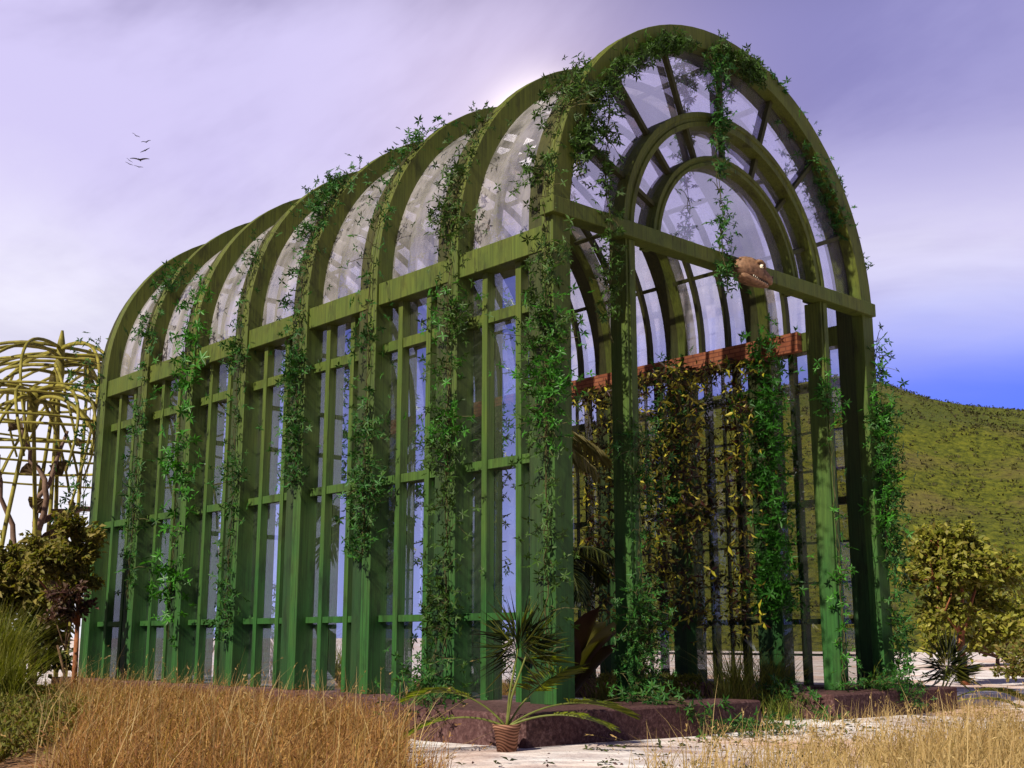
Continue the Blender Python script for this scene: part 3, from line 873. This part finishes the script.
def bush(name, label, cat, base, blobs, nl, leaf, mat, trunk=None, bark='bark', group=None, seed=0, limbs=10, lw=.28):
    """crown of leaves on twigs around several uneven lobes; blobs = (dx,dy,dz,r)"""
    r = np.random.default_rng(seed)
    root = empty(name, base); tag(root, label, cat, group)
    mb = MB(); PP = []; tips = []
    tot = sum(b[3] ** 2 for b in blobs)
    th = trunk[0] if trunk else .1; tr = trunk[1] if trunk else .05
    if trunk: mb.tube([(0, 0, -.05), (r.normal(0, .03), r.normal(0, .03), th * .5), (r.normal(0, .05), r.normal(0, .05), th)], tr, tr * .7, 8)
    for b in blobs:
        c = np.array(b[:3]); q = b[3]
        mid = c * .45 + np.array([0, 0, th * .5])
        mb.tube([(0, 0, th * .9), tuple(mid), tuple(c)], tr * .6, tr * .2, 6)
        nt = max(5, int(limbs * q))
        for k in range(nt):
            d = r.normal(0, 1, 3); d[2] = abs(d[2]) * .8 - .15; d /= np.linalg.norm(d)
            e = c + d * q * r.uniform(.55, 1.12) * np.array([1, 1, .9])
            mb.tube([tuple(c), tuple((c + e) / 2 + r.normal(0, .06, 3)), tuple(e)], tr * .22, tr * .06, 4)
            tips.append((c, e, q))
    w = np.array([t[2] for t in tips]); w = w / w.sum()
    pick = r.choice(len(tips), nl, p=w)
    C = np.array([t[0] for t in tips])[pick]; E = np.array([t[1] for t in tips])[pick]; Q = np.array([t[2] for t in tips])[pick]
    u = r.uniform(.25, 1.05, (nl, 1)) ** .7
    P = C + (E - C) * u + r.normal(0, 1, (nl, 3)) * (Q * .16)[:, None]
    P[:, 2] = np.maximum(P[:, 2], .05)
    D = unit(E - C) + r.normal(0, .8, (nl, 3)); D[:, 2] -= .15
    Ls = leaf * r.uniform(.6, 1.3, nl)
    V, T = leaf_arrays(P, D, r.normal(0, .8, (nl, 3)) + [-.7, -.5, 1.2], Ls, Ls * lw)
    mb.obj('trunk', M[bark], root, True)
    tri_mesh('crown', V, T, M[mat], root)
    return root


def gpt(px, depth, z=0.0):
    """ground point at a bearing (given as picture column) and depth"""
    a = YAW + math.atan((px - 512) / FPX)
    return (CAM.x + depth / math.cos(a - YAW) * math.sin(a), CAM.y + depth / math.cos(a - YAW) * math.cos(a), z)


bush('leafy_bush', 'big dark olive bush at the left edge behind the reeds', 'bush', gpt(8, 21),
     [(0, 0, 1.5, 1.0), (-1.1, .3, 1.4, 1.1), (.55, -.2, 1.5, .75), (.2, .3, 2.15, .6), (-.7, .2, 2.1, .7), (-1.6, .5, 2.1, .7), (.75, .2, .8, .6)], 8500, .15, 'brown_leaf', (.5, .10), seed=3)
bush('olive_tree', 'olive brown tree with a bare reddish trunk at the back corner', 'tree', gpt(87, 18.9),
     [(-.18, 0, 2.45, .40), (-.5, .1, 2.2, .42), (-.05, .1, 2.2, .34), (-.35, .1, 1.85, .40), (-.75, .1, 1.9, .38), (-.05, -.1, 1.75, .30)], 5200, .105, 'brown_leaf', (1.2, .05), 'red_bark', seed=5)
bush('maroon_shrub', 'maroon twiggy shrub hanging under the olive brown tree', 'shrub', gpt(76, 18.3),
     [(0, 0, 1.5, .30), (-.2, 0, 1.2, .26), (.14, .1, 1.3, .24)], 1300, .085, 'maroon_leaf', (.8, .025), 'bark', seed=6)
bush('leafy_bush', 'dark shady undergrowth bush below the olive tree', 'bush', gpt(48, 20.5),
     [(0, 0, .7, .6), (-.7, 0, .75, .6), (.35, .3, .5, .4)], 2800, .13, 'dark_leaf', (.2, .05), seed=8)
bush('round_tree', 'round golden leaved tree on the sand right of greenhouse', 'tree', gpt(952, 25.0),
     [(0, 0, 2.3, .9), (-.8, .1, 2.1, .75), (.75, -.1, 2.15, .8), (.1, .2, 2.85, .6), (-.5, .1, 2.75, .55), (.5, .1, 2.75, .55), (-.65, 0, 1.4, .6), (.7, .1, 1.45, .6), (0, 0, 1.3, .6)], 9500, .14, 'gold_leaf', (1.1, .10), 'red_bark', seed=12, lw=.3)
bush('olive_shrub', 'broad low olive shrub behind the round golden tree', 'shrub', gpt(985, 42.0),
     [(0, 0, 1.0, 1.4), (-1.6, 0, .9, 1.2), (1.6, .2, 1.1, 1.3), (-3, .3, .8, 1.0), (2.8, .3, 1.4, 1.2)], 5000, .24, 'gold_leaf', (.3, .08), seed=15)
bush('sage_shrub', 'small grey green shrub on sand at the right edge', 'shrub', gpt(1016, 24.5),
     [(0, 0, .35, .4), (-.3, .2, .25, .3), (.35, 0, .3, .35)], 1500, .09, 'weed', (.1, .03), seed=18)
bush('sage_shrub', 'grey green shrub standing farther back at the right edge', 'shrub', gpt(1018, 31.0),
     [(0, 0, .6, .6), (-.5, .2, .4, .4), (.5, 0, .5, .5)], 1500, .13, 'weed', (.15, .03), seed=19)

# bright reedy grass clumps and weeds at the left edge
gx = gpt(4, 17.0); tuft('tall bright green reed grass clump at the left edge', gx, 1000, 1.5, .17, 'reed', 'reed_grass', 'grass clump', 'reed grass clumps', bend=.55, width=.008)
gx = gpt(20, 16.0); tuft('shorter green reed grass clump beside the bush foot', gx, 450, 1.0, .16, 'reed', 'reed_grass', 'grass clump', 'reed grass clumps', bend=.7, width=.008)


def weeds():
    a = [gpt(-60, 8.5)[:2], gpt(20, 9.2)[:2], gpt(70, 11)[:2], gpt(110, 15)[:2], gpt(70, 19)[:2], gpt(-80, 19)[:2]]
    q = scatter(a, 11000)
    P = np.repeat(np.concatenate([q, np.zeros((len(q), 1))], 1), 4, 0)
    P += rng.normal(0, 1, P.shape) * [.07, .07, 0]; P[:, 2] = rng.uniform(0, .26, len(P)) ** 1.2
    D = rng.normal(0, 1, P.shape); D[:, 2] = np.abs(D[:, 2]) * 1.0
    L = rng.uniform(.03, .085, len(P))
    V, T = leaf_arrays(P, D, rng.normal(0, 1, P.shape), L, L * .2)
    tag(tri_mesh('weeds', V, T, M['weed']), 'low yellow green weeds at the left of the sand', 'weeds', kind='stuff')


weeds()


def dry_grass():
    poly = [gpt(120, 5.2)[:2], gpt(380, 5.0)[:2], gpt(405, 8.2)[:2], (-1.55, .3), (-1.35, .9), (-.6, 2.5), (-.25, 4.6), (-.25, 11.5), gpt(70, 17)[:2], gpt(100, 11)[:2], gpt(70, 8.0)[:2]]
    def make(q, h0, h1, mat, bend, w, name, label):
        n = len(q)
        P = np.concatenate([q, np.full((n, 1), -.03)], 1)
        a = rng.normal(-.4, 1.9, n); H = rng.uniform(h0, h1, n) * np.where(rng.uniform(0, 1, n) < .06, 1.45, 1)
        V, F = blades(P, H, np.stack([np.cos(a), np.sin(a)], 1), H * rng.uniform(.05, bend, n), np.full(n, w), 4)
        # seed heads on some
        tip = V.reshape(n, -1, 3)[:, -2:].mean(1); prev = V.reshape(n, -1, 3)[:, -4:-2].mean(1)
        pick = np.nonzero(rng.uniform(0, 1, n) < .16)[0]
        if len(pick):
            k4 = np.repeat(pick, 4); ax = unit(tip - prev)[k4]
            LV, LT = leaf_arrays(tip[k4] - ax * rng.uniform(0, .07, (len(k4), 1)), ax + rng.normal(0, .35, (len(k4), 3)), rng.normal(0, 1, (len(k4), 3)), rng.uniform(.02, .045, len(k4)), rng.uniform(.003, .006, len(k4)))
            q4 = np.concatenate([LT, LT[:, 2:3]], 1); q4 = np.stack([LT[:len(k4), 0], LT[:len(k4), 1], LT[:len(k4), 2], LT[len(k4):, 2]], 1)
            F = np.concatenate([F, q4 + len(V)]); V = np.concatenate([V, LV])
        tag(tri_mesh(name, V, F, M[mat]), label, 'grass', kind='stuff')
    q = scatter(poly, 7500)
    # clumpiness
    cl = scatter(poly, 900)
    k = rng.integers(0, 900, 13500); q2 = cl[k] + rng.normal(0, .05, (13500, 2))
    q = np.concatenate([q, q2[in_poly(q2, poly)]])
    make(q, .14, .47, 'dry', 1.25, .0038, 'dry_grass', 'tall dry russet grass in front of the left wall')
    q = scatter([gpt(375, 5.2)[:2], gpt(450, 6.0)[:2], gpt(455, 8.3)[:2], gpt(405, 9.4)[:2]], 520)
    make(q, .12, .38, 'dry', 1.4, .0036, 'dry_grass_fringe', 'thin russet grass fringing the sand beside the palm pot')
    q = scatter([gpt(40, 5.4)[:2], gpt(430, 5.2)[:2], (-1.3, .5), (-.3, 5), (-.3, 11), gpt(60, 16)[:2]], 700)
    make(q, .45, .78, 'straw', .9, .0035, 'dry_grass_stalks', 'long pale stalks standing above the russet grass')
    poly2 = [gpt(600, 6.5)[:2], gpt(1100, 5.5)[:2], gpt(1100, 11.0)[:2], gpt(960, 11.0)[:2], gpt(860, 10.4)[:2], gpt(760, 9.6)[:2], gpt(640, 8.6)[:2]]
    cl = scatter(poly2, 420)
    # thicker towards the right
    pr = (cl - np.array(gpt(600, 8)[:2])) @ np.array([.74, -.67]); pr = np.clip(pr, .1, None) ** 1.3; pr /= pr.sum()
    k = rng.choice(420, 5200, p=pr); q = cl[k] + rng.normal(0, .11, (5200, 2))
    q = np.concatenate([q, scatter(poly2, 900)])
    make(q, .18, .52, 'straw', 1.3, .0036, 'straw_grass', 'pale straw grass on the sand in front of the doorway')
    poly3 = [(2.4, -.75), (3.8, -.7), (7.2, -.5), (7.4, .2), (8.6, 0.1), (8.2, -1.4), (4, -1.3), (2.4, -1.2)]
    cl = scatter(poly3, 60); q = cl[rng.integers(0, 60, 420)] + rng.normal(0, .09, (420, 2))
    make(q, .12, .36, 'straw', 1.2, .003, 'straw_grass', 'thin straw grass along the right plinth')


dry_grass()


def litter():
    area = [(-2.6, -1.4), (2.4, -.95), (3.9, -.8), (7.4, -.6), (9, -1.2), (4, -4), (-1.5, -3.2)]
    q = scatter(area, 330); n = len(q)
    P = np.concatenate([q, np.full((n, 1), .004)], 1); k = np.repeat(np.arange(n), 3)
    D = rng.normal(0, 1, (len(k), 3)); D[:, 2] = np.abs(D[:, 2]) * .25
    L = rng.uniform(.035, .08, len(k))
    V, T = leaf_arrays(P[k], D, rng.normal(0, .3, (len(k), 3)) + [0, 0, 1], L, L * .2)
    tag(tri_mesh('fallen_leaves', V, T, M['dark_leaf']), 'dark fallen leaves scattered on the pale sand', 'leaves', kind='stuff')
    q = scatter(area, 420); V, T = [], []
    oc = np.array([(1, 0, 0), (-1, 0, 0), (0, 1, 0), (0, -1, 0), (0, 0, .7), (0, 0, -.7)], float)
    of = np.array([(0, 2, 4), (2, 1, 4), (1, 3, 4), (3, 0, 4), (2, 0, 5), (1, 2, 5), (3, 1, 5), (0, 3, 5)])
    for i, (x, y) in enumerate(q):
        r = rng.uniform(.006, .02); V.append(oc * r * rng.uniform(.7, 1.3, (6, 3)) + [x, y, r * .2 - .01]); T.append(of + 6 * i)
    tag(tri_mesh('pebbles', np.concatenate(V), np.concatenate(T), M['stone'], None, True), 'small maroon pebbles scattered on the pale sand', 'pebbles', kind='stuff')


litter()


# ------------------------------------------------------------------ cane umbrellas behind the left corner
def cane_umbrella(label, px, depth, hub_h, rad, drop, n, seed, spindle, legs):
    r = random.Random(seed)
    b = gpt(px, depth); root = empty('cane_dome', b); tag(root, label, 'garden frame', 'cane domes behind the greenhouse')
    hub = Vector((0, 0, hub_h))
    for k in range(legs):
        a = 2 * PI * k / legs + r.uniform(-.4, .4); q = r.uniform(.25, .6) if legs > 1 else 0
        f = Vector((math.cos(a) * q, math.sin(a) * q, -.1)); md = (f + hub) / 2 + Vector((r.uniform(-.12, .12), r.uniform(-.1, .1), 0))
        fn, L = lerp_path([f, f * .6 + md * .4 + Vector((0, 0, .2)), md, md * .4 + hub * .6, hub])
        mb = MB(); mb.tube([tuple(p) for p in fn(np.linspace(0, L, 12))], .055, .04, 8); mb.obj('post', M['cane'], root, True)
    rings = [(-.7, .05), (-.4, .10), (-.05, .13), (.2, .10), (spindle * .6, .10), (spindle, .03)]
    mb = MB(); V = [(hub.x + q * math.cos(2 * PI * j / 8), hub.y + q * math.sin(2 * PI * j / 8), hub.z + z) for z, q in rings for j in range(8)]
    mb.add(V, [(i * 8 + j, i * 8 + (j + 1) % 8, (i + 1) * 8 + (j + 1) % 8, (i + 1) * 8 + j) for i in range(len(rings) - 1) for j in range(8)])
    mb.obj('spindle', M['cane'], root, True)
    for k in range(n):
        a = 2 * PI * k / n + r.uniform(-.15, .15); rr = rad * r.uniform(.8, 1.15); dp = drop * r.uniform(.7, 1.25) if k % 5 else hub_h * r.uniform(.45, .65); tw = r.choice((-.55, .55)) * r.uniform(.6, 1); z0 = r.uniform(-.15, spindle * .6)
        pts = []
        for i in range(17):
            u = i / 16; aa = a + tw * u
            pts.append(hub + Vector((math.cos(aa) * rr * math.sin(u * PI * .5), math.sin(aa) * rr * math.sin(u * PI * .5), z0 + .25 * math.sin(u * PI) - dp * (1 - math.cos(u * PI * .5)))))
        mb = MB(); mb.tube([tuple(p) for p in pts], .042, .026, 7); mb.obj('cane', M['cane'], root, True)
    for u in (.40, .68, .92):
        mb = MB(); pts = []
        for k in range(25):
            a = 2 * PI * k / 24
            pts.append(tuple(hub + Vector((math.cos(a) * rad * math.sin(u * PI * .5), math.sin(a) * rad * math.sin(u * PI * .5), .1 * spindle + .22 * math.sin(u * PI) - drop * (1 - math.cos(u * PI * .5))))))
        mb.tube(pts, .028, .028, 6); mb.obj('ring', M['cane'], root, True)


cane_umbrella('yellow cane dome frame with the tall spindle top', 48, 26, 6.75, 2.9, 2.1, 19, 3, .9, 3)
cane_umbrella('lower yellow cane dome frame at the left edge', 24, 24, 5.7, 2.0, 1.6, 15, 5, .25, 2)
cane_umbrella('cane dome frame on a straight post next to the greenhouse', 78, 29, 7.5, 4.2, 3.0, 17, 9, .45, 1)


def climber(label, px, depth, seed, paths, leaves):
    r = np.random.default_rng(seed)
    b = gpt(px, depth); root = empty('climbing_plant', b); tag(root, label, 'climber', 'thick climbing plants on the cane domes')
    mb = MB(); rt = np.array([.93, -.36, 0])     # sideways across the view at the left edge
    P = []
    for pth in paths:
        pts = [tuple(rt * x + np.array([0, 0, z]) + np.array([.36, .93, 0]) * r.normal(0, .15)) for x, z in pth]
        f, L = lerp_path(pts); q = f(np.linspace(0, L, 14)); q[1:-1] += r.normal(0, .03, (12, 3))
        mb.tube([tuple(p) for p in q], .085, .035, 8); P.append(f(np.linspace(L * .25, L, 8)))
    mb.obj('stalk', M['cane_old'], root, True)
    P = np.concatenate(P)
    for k in range(leaves):
        p = P[r.integers(len(P))] + r.normal(0, .12, 3)
        a = r.uniform(0, 6.28); d = Vector((math.cos(a) * .93, -math.cos(a) * .36, math.sin(a))).normalized()
        sd = d.cross(Vector((.36, .93, 0)) + Vector(r.normal(0, .4, 3))).normalized(); nr = sd.cross(d)
        L = r.uniform(.2, .36); V = [tuple(p)]; n = 9
        for j in range(n):
            t = (j / (n - 1) - .5) * 2.0
            e = Vector(p) + d * (L * math.cos(t * .9)) + sd * (L * math.sin(t * .9)) + nr * (.05 * (1 if j % 2 else -1) + .1 * math.cos(t))
            V.append(tuple(e))
        m2 = MB(); m2.add(V, [(0, j + 1, j + 2) for j in range(n - 1)]); m2.obj('leaf', M['shell_leaf'], root)


climber('thick brown climbing stalk with ribbed fan leaves at the left edge', 10, 24.6, 3,
        [[(.0, 1.2), (.25, 2.2), (.1, 3.0), (-.25, 3.8), (-.3, 4.6)], [(.22, 2.4), (.6, 3.1), (.7, 3.9), (.3, 4.6), (.1, 5.2)], [(.1, 1.9), (-.4, 2.6), (-.9, 3.1)]], 20)
climber('brown climbing stalk with fan leaves winding round the spindle post', 46, 25, 7,
        [[(.3, 1.5), (.0, 2.6), (-.2, 3.5), (.1, 4.3), (.3, 5.2)], [(-.2, 3.2), (.5, 3.5), (1.2, 3.7), (1.5, 3.9)], [(.0, 3.0), (.45, 2.6), (.6, 2.4)]], 22)


# ------------------------------------------------------------------ lizard head on the rail
def lizard():
    root = empty('lizard_head', (3.18, -.19, 5.24))
    root.scale = (.86, .86, .86)
    tag(root, 'carved brown lizard head mounted on the front rail', 'lizard head')
    # long axis +X of the head turned to face right and a little outward/down
    root.rotation_euler = (0, R(16), R(-22))
    def loft(secs, n=18):
        mb = MB(); V = []
        for x, cz, ry, rz, sq in secs:
            for j in range(n):
                a = 2 * PI * j / n; c, s = math.cos(a), math.sin(a)
                e = sq
                V.append((x, ry * math.copysign(abs(c) ** e, c), cz + rz * math.copysign(abs(s) ** e, s)))
        k = len(secs)
        F = [(i * n + j, i * n + (j + 1) % n, (i + 1) * n + (j + 1) % n, (i + 1) * n + j) for i in range(k - 1) for j in range(n)]
        F += [tuple(range(n - 1, -1, -1)), tuple((k - 1) * n + j for j in range(n))]
        mb.add(V, F); return mb
    skull = loft([(-.30, .0, .09, .10, 1), (-.24, .01, .15, .15, .9), (-.12, .035, .18, .165, .85), (0, .05, .17, .15, .85), (.10, .035, .135, .115, .8), (.20, .01, .105, .085, .8), (.29, -.005, .085, .07, .8), (.34, -.02, .05, .045, .9), (.355, -.03, .02, .02, 1)])
    o = skull.obj('skull', M['lizard'], root, True); md = o.modifiers.new('sub', 'SUBSURF'); md.levels = 1; md.render_levels = 2
    jaw = loft([(-.22, -.10, .12, .06, .9), (-.08, -.125, .14, .055, .8), (.06, -.125, .115, .045, .8), (.18, -.115, .09, .035, .8), (.28, -.105, .06, .026, .9), (.31, -.10, .02, .012, 1)])
    o = jaw.obj('jaw', M['lizard'], root, True); md = o.modifiers.new('sub', 'SUBSURF'); md.levels = 1; md.render_levels = 2
    mth = loft([(-.1, -.085, .12, .025, .8), (.1, -.08, .105, .02, .8), (.27, -.07, .065, .016, .8)])
    mth.obj('mouth', M['lizard_dark'], root, True)
    for s in (-1, 1):
        mb = MB(); n = 12; V = []
        for i in range(1, 8):
            for j in range(n):
                t = PI * i / 8; V.append((.035 * math.sin(t) * math.cos(2 * PI * j / n), .035 * math.sin(t) * math.sin(2 * PI * j / n), .035 * math.cos(t)))
        F = [(i * n + j, i * n + (j + 1) % n, (i + 1) * n + (j + 1) % n, (i + 1) * n + j) for i in range(6) for j in range(n)] + [tuple(range(n)), tuple(range(6 * n + n - 1, 6 * n - 1, -1))]
        V = [(x + .06, y + s * .148, z + .085) for x, y, z in V]; mb.add(V, F)
        e = mb.obj('eye', M['eye'], root, True)
        mb = MB(); mb.box(.066, .082, s * .182 - .006, s * .182 + .006, .068, .102); mb.obj('pupil', M['pupil'], e)
        mb = MB(); mb.tube([(-.03, s * .15, .125), (.03, s * .175, .135), (.09, s * .160, .12), (.14, s * .12, .085)], .032, .016, 8); mb.obj('brow', M['lizard'], root, True)
        mb = MB(); mb.tube([(.30, s * .05, .045), (.325, s * .05, .035)], .018, .012, 8); mb.obj('nostril', M['lizard_dark'], root, True)
    for k in range(9):
        for s in (-1, 1):
            mb = MB(); x = -.02 + k * .035; y = s * (.128 - .009 * k); mb.add([(x - .009, y, -.072), (x + .009, y, -.072), (x, y - s * .012, -.072), (x, y, -.105)], [(0, 1, 3), (1, 2, 3), (2, 0, 3), (0, 2, 1)])
            mb.obj('tooth', M['eye'], root)
    for p in root.children: pass


lizard()


# ------------------------------------------------------------------ birds
def bird(label, px, py, depth, span, flap, rot):
    a = YAW + math.atan((px - 512) / FPX)
    fw = Vector((math.sin(YAW) * math.cos(TILT), math.cos(YAW) * math.cos(TILT), math.sin(TILT)))
    rt = Vector((math.cos(YAW), -math.sin(YAW), 0)); up = rt.cross(fw)
    p = CAM + (fw + rt * ((px - 512) / FPX) - up * ((py - 384) / FPX)) * depth
    root = empty('bird', p); tag(root, label, 'bird', 'birds in the sky'); root.rotation_euler = (0, R(rot), -YAW)
    s = span / 2
    mb = MB(); mb.tube([(0, -.28 * s, 0), (0, -.1 * s, .01), (0, .2 * s, .02), (0, .42 * s, .03)], .075 * s, .05 * s, 7); mb.obj('body', M['bird'], root, True)
    for d in (-1, 1):
        V = []
        for i in range(6):
            u = i / 5; z = flap * s * math.sin(u * PI * .75) ; c = .22 * s * (1 - u ** 2 * .8)
            for yy, dz in ((c, 0), (-c, 0), (0, .10 * s * (1 - u * .6))): V.append((d * s * u, yy + .1 * s * (math.sin(u * PI * .6) - u), z + dz))
        F = []
        for i in range(5):
            for q in range(3): F.append((3 * i + q, 3 * i + (q + 1) % 3, 3 * i + 3 + (q + 1) % 3, 3 * i + 3 + q))
        mb = MB(); mb.add(V, F + [(15, 16, 17)]); mb.obj('wing', M['bird'], root)


for lb, px, py, dp, sp, fl, ro in (
        ('largest dark bird gliding with wings spread flat', 139.5, 160, 60, .78, .18, 2),
        ('topmost bird of the small flock', 135.7, 135.8, 70, .45, .2, 30),
        ('bird second from the top of the flock', 146, 142.3, 75, .5, .3, -10),
        ('bird in the middle right of the flock', 145.2, 150.5, 72, .5, .1, -28),
        ('bird at the left of the largest bird', 129.2, 160.5, 75, .42, .1, 38),
        ('lowest left bird of the flock', 129, 164, 75, .46, .1, 25),
        ('lowest bird under the largest one', 138.4, 167, 75, .48, .15, 12)):
    bird(lb, px, py, dp, sp * 1.25, fl, ro)


# ------------------------------------------------------------------ light, sky, camera
SUN = Vector((-.77, -.075, .625)).normalized()
el = math.asin(SUN.z); rot = math.atan2(SUN.x, SUN.y)
ld = bpy.data.lights.new('sun', 'SUN'); ld.energy = 5.0; ld.angle = R(.5); ld.color = (1, .92, .76)
lo = bpy.data.objects.new('sun', ld); COL.objects.link(lo)
lo.rotation_euler = (-SUN).to_track_quat('-Z', 'Y').to_euler(); lo.location = (-20, -10, 30)

wd = bpy.data.worlds.new('World'); S.world = wd; wd.use_nodes = True
t = wd.node_tree; N = t.nodes; N.clear()
def nd(typ, **kw):
    x = N.new(typ)
    for k, v in kw.items(): setattr(x, k, v)
    return x
def lk(a, b): t.links.new(a, b)
out = nd('ShaderNodeOutputWorld'); bg = nd('ShaderNodeBackground'); lk(bg.outputs[0], out.inputs[0]); bg.inputs[1].default_value = .1
sky = nd('ShaderNodeTexSky', sky_type='NISHITA'); sky.sun_disc = False; sky.sun_elevation = el; sky.sun_rotation = rot; sky.dust_density = .6; sky.ozone_density = 3.0
tc = nd('ShaderNodeTexCoord'); sp = nd('ShaderNodeSeparateXYZ'); lk(tc.outputs['Generated'], sp.inputs[0])
def math_(op, a, b=None, c=None, clamp=False):
    x = nd('ShaderNodeMath', operation=op, use_clamp=clamp)
    for i, v in enumerate((a, b, c)):
        if v is None: continue
        if hasattr(v, 'links'): lk(v, x.inputs[i])
        else: x.inputs[i].default_value = v
    return x.outputs[0]
def mrange(v, a, b, c=0, d=1, smooth=True):
    x = nd('ShaderNodeMapRange', interpolation_type='SMOOTHSTEP' if smooth else 'LINEAR'); lk(v, x.inputs[0])
    for i, q in zip((1, 2, 3, 4), (a, b, c, d)): x.inputs[i].default_value = q
    return x.outputs[0]
def mixc(f, a, b, blend='MIX'):
    x = nd('ShaderNodeMix', data_type='RGBA', blend_type=blend)
    for i, v in ((0, f), (6, a), (7, b)):
        if hasattr(v, 'links'): lk(v, x.inputs[i])
        elif isinstance(v, (int, float)): x.inputs[i].default_value = v
        else: x.inputs[i].default_value = (*v, 1)
    return x.outputs[2]
z = sp.outputs[2]
den = math_('ADD', math_('MAXIMUM', z, 0), .16)
cb = nd('ShaderNodeCombineXYZ'); lk(math_('DIVIDE', sp.outputs[0], den), cb.inputs[0]); lk(math_('DIVIDE', sp.outputs[1], den), cb.inputs[1])
def noise(scale, det, rough, dist, off=(0, 0, 0), sc=(1, 1, 1)):
    mp = nd('ShaderNodeMapping'); mp.inputs['Location'].default_value = off; mp.inputs['Scale'].default_value = sc; lk(cb.outputs[0], mp.inputs[0])
    x = nd('ShaderNodeTexNoise'); lk(mp.outputs[0], x.inputs[0]); x.inputs['Scale'].default_value = scale; x.inputs['Detail'].default_value = det
    x.inputs['Roughness'].default_value = rough; x.inputs['Distortion'].default_value = dist; return x.outputs['Fac']
n1 = noise(.55, 6, .55, .8, (3, 1, 0)); n2 = noise(1.5, 6, .6, .6, (0, 5, 2)); n3 = noise(.95, 7, .58, .5, (1.3, 2.1, 0), (1, .6, 1))
# bearing: 1 towards the right of the view (behind the hill), -1 away
azr = R(72)
hl = math_('SQRT', math_('ADD', math_('MULTIPLY', sp.outputs[0], sp.outputs[0]), math_('ADD', math_('MULTIPLY', sp.outputs[1], sp.outputs[1]), 1e-5)))
dr = math_('DIVIDE', math_('ADD', math_('MULTIPLY', sp.outputs[0], math.sin(azr)), math_('MULTIPLY', sp.outputs[1], math.cos(azr))), hl)
right = mrange(dr, .80, .985)
azl = R(12)
dl = math_('DIVIDE', math_('ADD', math_('MULTIPLY', sp.outputs[0], math.sin(azl)), math_('MULTIPLY', sp.outputs[1], math.cos(azl))), hl)
left = mrange(dl, .72, 1.0)
K = 7.07
def k3(*c): return tuple(q * K for q in c)
hi = mixc(mrange(n3, .40, .60), k3(.30, .265, .49), k3(.68, .62, .95))     # high cloud
lowc = mixc(mrange(n3, .35, .6), k3(.72, .69, .96), k3(.98, .97, 1.06))   # low bright cloud
cloud = mixc(mrange(math_('ADD', z, math_('MULTIPLY', math_('SUBTRACT', n2, .5), .22)), .14, .40), lowc, hi)
cloud = mixc(math_('MULTIPLY', math_('MULTIPLY', right, mrange(z, .26, .44)), .75), cloud, k3(.26, .255, .58))
cloud = mixc(math_('MULTIPLY', left, mrange(z, .36, .05)), cloud, k3(.96, .95, 1.04))
cloud = mixc(mrange(z, .46, .62), cloud, k3(.06, .065, .13))  # sky above the view darkened to cut its fill light
blue = mixc(1, sky.outputs[0], (.30, .44, 1.34), 'MULTIPLY')
blue = mixc(.75, blue, k3(.15, .22, .95))
gap = math_('MULTIPLY', right, mrange(math_('ADD', z, math_('MULTIPLY', math_('SUBTRACT', n2, .5), .05)), .31, .17))
# away from the view the sky is bluer with loose cloud, pale at the horizon
away = mrange(dr, .52, .12)
bk = mixc(math_('MULTIPLY', mrange(n2, .45, .65), .45), mixc(mrange(z, .0, .30), k3(.40, .47, .95), k3(.09, .115, .42)), k3(.34, .34, .62))
bk = mixc(mrange(z, .34, .55), bk, k3(.05, .06, .13))  # unseen sky behind also darkened higher up, for less ambient light
col = mixc(gap, cloud, blue)
# added sky glow standing in for the sun glare on the roof glass
gv = nd('ShaderNodeVectorMath', operation='DOT_PRODUCT'); lk(tc.outputs['Generated'], gv.inputs[0]); gv.inputs[1].default_value = (0.63754, 0.66007, 0.39730)
gd = math_('MAXIMUM', gv.outputs['Value'], .0)
halo = math_('POWER', gd, 130.0); core = math_('POWER', gd, 1700.0)
col = mixc(math_('MULTIPLY', halo, .42), col, k3(1.0, .80, .88))
col = mixc(core, col, k3(3.6, 3.3, 2.9))
col = mixc(away, col, bk)
lk(col, bg.inputs[0])

cd = bpy.data.cameras.new('camera'); cam = bpy.data.objects.new('camera', cd); COL.objects.link(cam)
cam.location = CAM; cd.sensor_width = 36; cd.lens = 36 * FPX / 1024; cd.clip_start = .05; cd.clip_end = 20000
cam.rotation_euler = (PI / 2 + TILT, 0, -YAW)
S.camera = cam
vs = S.view_settings; vs.view_transform = 'Standard'; vs.look = 'None'; vs.exposure = .5; vs.gamma = 1; vs.use_curve_mapping = False
S.cycles.max_bounces = 8; S.cycles.transparent_max_bounces = 24; S.cycles.diffuse_bounces = 3; S.cycles.glossy_bounces = 3
S.cycles.use_denoising = True; S.cycles.sample_clamp_indirect = 4
